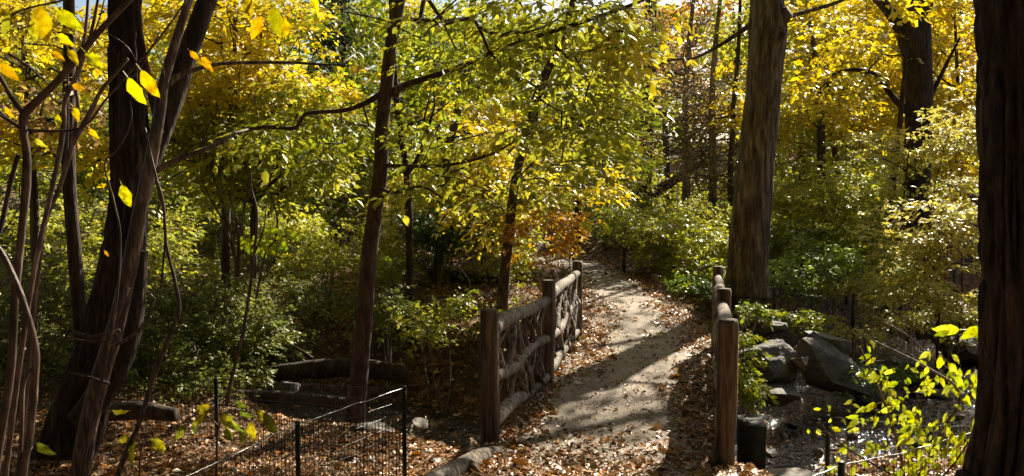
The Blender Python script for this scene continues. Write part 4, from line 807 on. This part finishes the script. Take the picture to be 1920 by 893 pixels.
# bottom right: bright vine leaves over the wire fence
def leafspray(name, label, lines, leaves, pal, Y, seed, mat='stem', jy=.35, cat='plant', zj=.4, tip=(0, 0)):
    R = random.Random(seed); b = W(*lines[0][0][0], Y); t = empty(name, b, label, cat)
    for l, w in lines: tube('stem', PXL(l, Y), [wr(x, Y) for x in w], M[mat], t, off=b, sides=6, step=.06)
    for (px, py, s, a) in leaves:
        c = pal[R.randrange(len(pal))]
        bigleaf(t, b, W(px, py, Y+R.uniform(-jy, jy)), (math.sin(a), R.uniform(-.5, .5), -math.cos(a)), (R.uniform(-.6, .6), -1, R.uniform(-.2, 1.0)), s*Y/FPX, c, R)
    return t
R = random.Random(9); vl = []
for l0 in (((1540, 790), (1620, 770), (1700, 720), (1780, 700)), ((1600, 840), (1700, 800), (1800, 780)), ((1560, 870), (1680, 850), (1800, 840)), ((1640, 700), (1720, 680), (1800, 740)), ((1680, 760), (1760, 820), (1820, 860)), ((1620, 660), (1660, 720), (1680, 780)), ((1740, 680), (1810, 690), (1840, 740)), ((1700, 880), (1760, 860), (1830, 800))):
    for q in range(33):
        s = R.random()*(len(l0)-1); i = int(s); f = s-i; x = l0[i][0]*(1-f)+l0[i+1][0]*f+R.gauss(0, 16); y = l0[i][1]*(1-f)+l0[i+1][1]*f+R.gauss(0, 16)
        if x < 1850: vl.append((x, y, R.uniform(12, 29), R.uniform(-1.3, 1.3)))
LIME = [(.46, .50, .05), (.52, .56, .08), (.30, .37, .05), (.50, .54, .10), (.40, .46, .08)]
leafspray('lime_vine', 'bright lime-green vine leaves over the wire fence at the bottom right', [([(1700, 960), (1690, 860), (1660, 760), (1625, 680), (1612, 650)], [6, 6, 5, 4, 3]), ([(1700, 940), (1760, 820), (1800, 740), (1740, 690), (1640, 640)], [6, 5, 5, 4, 3]), ([(1690, 900), (1620, 860), (1560, 820), (1535, 786)], [5, 4, 4, 3]), ([(1700, 950), (1780, 880), (1840, 790)], [5, 4, 3])], vl, LIME, 6.6, 3)
leafspray('small_branch', 'pair of bright yellow-green leaves poking out beside the near trunk', [([(1900, 600), (1850, 612), (1790, 622)], [5, 4, 3])], [(1800, 618, 46, -1.5), (1836, 612, 40, -.9), (1820, 622, 36, 1.2), (1780, 622, 26, -1.3)], LIME, 5.5, 4)
leafspray('seedling', 'low green seedling with drooping leaves behind the left wire fence', [([(405, 900), (410, 800), (440, 770), (490, 780)], [5, 4, 3, 2]), ([(410, 800), (380, 775), (345, 790)], [4, 3, 2])],
          [(390, 772, 40, -.9), (370, 790, 44, -.5), (412, 775, 40, .8), (430, 778, 46, .3), (450, 768, 40, .6), (480, 768, 40, .4), (494, 776, 44, .6), (470, 790, 42, .1), (350, 800, 36, -.8), (425, 800, 36, .1), (440, 752, 30, .9), (395, 760, 34, -1.2), (455, 800, 34, .2)], [(.20, .27, .05), (.30, .33, .06), (.42, .36, .06)], 6.8, 5)
leafspray('seedling', 'tiny plant with long yellow leaves near the base of the nearly black trunk', [([(262, 960), (262, 860), (270, 830)], [4, 3, 2])], [(252, 830, 46, -.2), (285, 820, 44, .5), (240, 815, 30, -.8), (68, 830, 44, .9), (210, 770, 30, 1.2)], [(.45, .42, .07), (.3, .34, .06)], 5.2, 6)
leafspray('bright_sprig', 'bright green leafy sprig in the left middle ground', [([(480, 560), (500, 470), (540, 440)], [5, 4, 3])], [(500+R.uniform(-45, 45), 445+R.uniform(-22, 26), R.uniform(16, 26), R.uniform(-1.2, 1.2)) for _ in range(34)], [(.40, .46, .06), (.3, .4, .06)], 12, 7)

# ---- countable fallen leaves on the path
PL = [('red leaf lying alone on the shaded path edge left of centre', 1052, 714, .14, (.45, .07, .03)), ('crumpled orange leaf in the middle of the near path', 1122, 716, .13, (.55, .22, .04)), ('yellow-brown leaf on the path at the shadow edge', 1235, 688, .12, (.55, .38, .08)),
      ('second yellow-brown leaf on the path nearer the camera', 1238, 712, .12, (.5, .36, .09)), ('curled ochre leaf in the shaded left part of the path', 1090, 640, .14, (.32, .22, .07)), ('pale orange leaf cluster leaf on the sunlit path', 1205, 668, .12, (.5, .27, .08)), ('dull yellow leaf on the far left part of the deck', 1088, 735, .1, (.4, .3, .1))]
for lab, px, py, s, c in PL:
    R = random.Random(px); p = on_ground(px, py); p[2] = max(p[2], zpath(p[1]))+.03
    V, F, cc = leaves_geo(p[None], np.array([[R.uniform(-1, 1), R.uniform(-1, 1), .1]]), np.array([[.2, -.3, 1.]]), np.array([s]), np.array([c]), MAPLE, np.array([3.]))
    o = mesh('fallen_leaf', V, F, M['dryleaf'], cols=cc, off=p); o.location = p; tag(o, lab, 'leaf', 'single leaves lying on the path')

# ---- leaf litter (stuff)
LIT = [(.14, .055, .02), (.30, .14, .05), (.44, .26, .12), (.54, .40, .25), (.32, .18, .09), (.46, .19, .04), (.22, .11, .05), (.44, .30, .17)]
def litter(name, label, n, xr, yr, szf, tpl, seed, pathkeep, pw=1.0, lift=.02):
    R = np.random.default_rng(seed); m = int(n*3)
    y = yr[0]*(yr[1]/yr[0])**(R.random(m)**pw); x = R.uniform(-1, 1, m)*(.66*y+.6); ok = (x > xr[0]) & (x < xr[1]); x, y = x[ok], y[ok]
    pd, _ = polydist(np.c_[x, y], PATHC); edge = sst(.34, .98, pd*np.interp(y, [12, 16, 19], [1., 1.35, 1.5])+.3*vnoise(np.c_[x*1.7, y*1.1, x*0], 6)); near = 1-sst(6.3, 7.9, y)
    pk = pathkeep+(1-pathkeep)*np.maximum(edge, near*.6)
    sd2, ss = polydist(np.c_[x, y], STREAM); wet = (sd2 < np.interp(ss, np.arange(len(STREAM)), STRW)) & (pd > 1.1)
    pk = np.where(wet, .10, pk); clump = .5+.5*vnoise(np.c_[x*2.5, y*2.5, x*0], 12); pk = pk*(.55+.45*clump)
    ok = R.random(len(x)) < pk; x, y = x[ok][:n], y[ok][:n]; z = terrain(x, y); pd, _ = polydist(np.c_[x, y], PATHC)
    on = (pd < .98); z = np.where(on, np.maximum(z, zpath(y)+.012), z); z = np.maximum(z, -1.165)
    nn = len(x); P = np.c_[x, y, z+lift*R.random(nn)+.004]; a = R.random(nn)*6.28; d = np.c_[np.cos(a), np.sin(a), R.normal(size=nn)*.22]
    N = np.c_[R.normal(size=(nn, 2))*.38, np.ones(nn)]; sz = szf(y)*np.exp(R.normal(size=nn)*.38)*.88
    V, F, c = leaves_geo(P, d, N, sz, pick(LIT, nn, R, .36), tpl, R.uniform(.5, 4, nn))
    o = mesh(name, V, F, M['dryleaf'], cols=c, smooth=False); TRI[0] += len(F); tag(o, label, 'leaf litter', kind='stuff')
litter('leaf_litter', 'dense brown and orange fallen leaves carpeting the ground around the path', 125000, (-14, 16), (5.2, 30), lambda y: .034+.0022*y, KITE, 61, .035)
litter('leaf_litter', 'larger curled and lobed fallen leaves scattered near the bridge', 5200, (-6, 6), (4.8, 14), lambda y: .066+.001*y, MAPLE, 62, .006, lift=.03)
litter('leaf_litter', 'small crumbled leaf bits strewn over the path', 46000, (-2, 4.5), (5.4, 18), lambda y: .022+.0007*y, KITE, 63, .2, lift=.004)

# ---- low ground cover (stuff)
def cover(label, regions, seed, pal, size, name='ground_cover', nl=12):
    R = np.random.default_rng(seed); Ps, As = [], []
    for (x0, x1, y0, y1, n, hh, thr) in regions:
        x = R.uniform(x0, x1, n*3); y = R.uniform(y0, y1, n*3); pd, _ = polydist(np.c_[x, y], PATHC); sd2, ss = polydist(np.c_[x, y], STREAM)
        ok = (pd > 1.25) & (sd2 > np.interp(ss, np.arange(len(STREAM)), STRW)+.3) & (vnoise(np.c_[x*.9, y*.9, x*0], seed) > thr); x, y = x[ok][:n], y[ok][:n]
        h = R.random(len(x))**1.3*hh*(.6+.6*vnoise(np.c_[x*1.3, y*1.3, x*0], seed+1)); Ps.append(np.c_[x, y, terrain(x, y)+np.abs(h)]); As.append(np.c_[R.normal(size=(len(x), 2)), R.normal(size=len(x))*.5+.3])
    V, F, c = sprays(np.vstack(Ps), np.vstack(As), nl, size*3.4, size, pal, R, .1, .5)
    o = mesh(name, V, F, M['leaf'], cols=c, smooth=False); TRI[0] += len(F); tag(o, label, 'ground cover', kind='stuff')
cover('dark green ground cover across the bank left of the stream', [(-13, -4.0, 14.2, 26, 3600, .9, -.5), (-12, -5.5, 11.5, 16, 900, .7, -.4), (-8, -1.5, 17, 26, 420, .5, .1), (-9, -3.6, 11.3, 13.6, 700, .55, -.4), (-5, -.8, 13.2, 17, 150, .4, .05)], 71, IVY, .07)
cover('sparse low green plants on the leafy slope behind the left railing', [(-4.5, .6, 13.5, 24, 420, .35, .15)], 72, YG2, .075)
cover('green ground cover on the bank right of the path', [(3.6, 14, 16.2, 30, 2600, .7, -.35), (3.3, 6.5, 13.2, 17, 260, .4, 0), (7, 13, 15.5, 19, 160, .3, .25), (2.9, 4.2, 14, 20, 160, .3, 0)], 73, YG2, .085)
cover('far woodland floor plants at the vanishing end of the path', [(-6, 14, 26, 42, 2200, 1.4, -.3), (-24, -6, 24, 42, 1800, 1.8, -.4), (12, 28, 22, 42, 1600, 1.8, -.3)], 74, YG, .15)

def brush():
    R = np.random.default_rng(77); g = []
    for (x0, x1, y0, y1, n, h) in ((-12, -1.5, 12, 24, 330, 1.5), (3.6, 14, 14.5, 27, 330, 1.1), (2, 9, 24, 34, 260, 2.4), (-4, 1, 14, 22, 70, .9)):
        for _ in range(n):
            x, y = R.uniform(x0, x1), R.uniform(y0, y1); pd, _s = polydist(np.array([[x, y]]), PATHC); sd2, _s = polydist(np.array([[x, y]]), STREAM)
            if pd[0] < 1.3 or sd2[0] < 1.6: continue
            H = h*R.uniform(.4, 1.3); z = tz(x, y)-.05; d = R.normal(size=3)*.35*H; e = R.normal(size=3)*.1*H; r = R.uniform(.003, .008)
            g.append(tube_geo(np.array([(x, y, z), (x+d[0]*.3+e[0], y+d[1]*.3, z+H*.35), (x+d[0]*.6, y+d[1]*.6+e[1], z+H*.7), (x+d[0]*1.2, y+d[1]*1.2, z+H+d[2]*.4)]), [r, r*.8, r*.6, r*.3], sides=3, cap=False, smoothp=False))
            if R.random() < .6: g.append(tube_geo(np.array([(x+d[0]*.3+e[0], y+d[1]*.3, z+H*.35), (x+d[0]*.3+R.normal()*.2*H, y+d[1]*.3, z+H*.62), (x+R.normal()*.35*H, y, z+H*.8)]), [r*.6, r*.45, r*.25], sides=3, cap=False, smoothp=False))
    tag(mesh('brushwood', *join(g), M['stem']), 'thin bare brushwood stems standing all through the undergrowth', 'brushwood', kind='stuff')
brush()

# ---- far woodland (stuff): one continuous mass closing the view
def far_wood():
    R = np.random.default_rng(81); gs, cs = [], []
    for (y0, y1, n, pal, sz, hmax) in ((40, 48, 1500, YG, .30, 15), (46, 58, 2200, GOLD, .34, 17), (54, 66, 1800, YG2, .38, 20)):
        nb = 60; bx = R.uniform(-.7, .7, nb)*y1; by = R.uniform(y0, y1, nb); bz = terrain(bx, by); bz = bz+R.uniform(0, 1, nb)*np.maximum(by*.235+.6-bz, 1.5); br = R.uniform(1.3, 2.6, nb)
        k = R.integers(nb, size=n*2); u = R.normal(size=(n*2, 3)); u /= np.linalg.norm(u, axis=1)[:, None]; P = np.c_[bx, by, bz][k]+u*br[k][:, None]*R.random((n*2, 1))**.4*np.array([1, 1, .75])
        gaps = vnoise(np.c_[P[:, 0]*.25, P[:, 2]*.25, P[:, 1]*.1], 8) > -.55; P, u = P[gaps], u[gaps]
        V, F, c = sprays(P, u*np.array([1, 1, .3]), 14, 1.1, sz, pal, R, .1, .5); gs.append((V, F)); cs.append(c)
    V, F = join(gs); o = mesh('far_woodland', V, F, M['leaf'], cols=np.vstack(cs), smooth=False); TRI[0] += len(F); tag(o, 'distant mass of yellow and green autumn woodland closing the view', 'woodland', kind='stuff')
far_wood()
def unseen_canopy():  # unseen canopy and its trunks, added to block skylight; sun path kept open
    R = np.random.default_rng(91); nb = 150; az = np.radians(R.uniform(48, 300, nb)); rr = R.uniform(9, 20, nb); az = np.where(az < math.radians(75), az+math.radians(30), az)
    bx, by = np.sin(az)*rr, np.cos(az)*rr+2; bz = terrain(bx, by)+R.uniform(.5, 15, nb); br = R.uniform(1.4, 2.8, nb)
    ox = R.uniform(-15, 10, 90); oy = R.uniform(-9, 10, 90); bx = np.r_[bx, ox]; by = np.r_[by, oy]; bz = np.r_[bz, R.uniform(10, 17, 90)]; br = np.r_[br, R.uniform(1.8, 3, 90)]; nb += 90
    hx = R.uniform(-17, 16, 230); hy = R.uniform(-2, 22, 230); hx = np.where((hy > 10) & (hx > 1), hx-17, hx); bx = np.r_[bx, hx]; by = np.r_[by, hy]; bz = np.r_[bz, R.uniform(14.5, 18.5, 230)]; br = np.r_[br, R.uniform(1.6, 2.8, 230)]; nb += 230
    g = [tube_geo([(x, y, tz(x, y)-.2), (x+R.normal()*.4, y, 6), (x+R.normal()*.8, y+R.normal()*.5, 14)], [.24, .17, .07], sides=9, step=.6, amp=.08) for x, y in zip(bx[:150:7], by[:150:7])]
    tag(mesh('added_canopy_trunks', *join(g), M['bark_far']), 'trunks added under the unseen skylight-blocking canopy around the viewpoint', 'woodland', kind='stuff')
    k = R.integers(nb, size=15000); u = R.normal(size=(15000, 3)); u /= np.linalg.norm(u, axis=1)[:, None]; P = np.c_[bx, by, bz][k]+u*br[k][:, None]*R.random((15000, 1))**.4
    V, F, c = sprays(P, u*np.array([1, 1, .3]), 12, 1.0, .42, YG2, R, .1, .5); o = mesh('skylight_blocking_canopy', V, F, M['leaf'], cols=c, smooth=False); tag(o, 'unseen green and yellow woodland canopy added over and around the viewpoint to block skylight', 'woodland', kind='stuff')
unseen_canopy()
def pebbles():
    R = np.random.default_rng(95); n = 900; s_ = R.uniform(0, 4.6, n); C = np.stack([np.interp(s_, np.arange(len(STREAM)), STREAM[:, i]) for i in (0, 1)], 1)+R.normal(size=(n, 2))*np.array([1.5, 1.1])
    ok = terrain(C[:, 0], C[:, 1]) < -.95; C = C[ok]; n = len(C); r = R.uniform(.02, .07, n)*R.uniform(.6, 1.4, n)
    u = np.array([(math.cos(a)*math.cos(e), math.sin(a)*math.cos(e), math.sin(e)) for e in (-.6, .55) for a in np.linspace(0, 5.24, 6)]+[(0, 0, 1.), (0, 0, -1.)])
    F = [(i, (i+1) % 6, 6+(i+1) % 6) for i in range(6)]+[(i, 6+(i+1) % 6, 6+i) for i in range(6)]+[(6+i, 6+(i+1) % 6, 12) for i in range(6)]+[(i, 13, (i+1) % 6) for i in range(6)]
    V = np.c_[C, np.maximum(terrain(C[:, 0], C[:, 1]), -1.19)][:, None]+r[:, None, None]*u[None]*np.array([1, 1, .55])*(1+.25*R.normal(size=(n, 14, 1)))
    F = (np.array(F)[None]+(np.arange(n)*14)[:, None, None]).reshape(-1, 3)
    tag(mesh('stream_pebbles', V.reshape(-1, 3), F, M['wetrock']), 'wet pebbles and gravel in the stream bed', 'pebbles', kind='stuff')
pebbles()
for o in bpy.data.objects:
    if o.name.startswith(('foliage', 'branches')): o['kind'] = 'stuff'
print('leaf+twig tris', TRI[0])
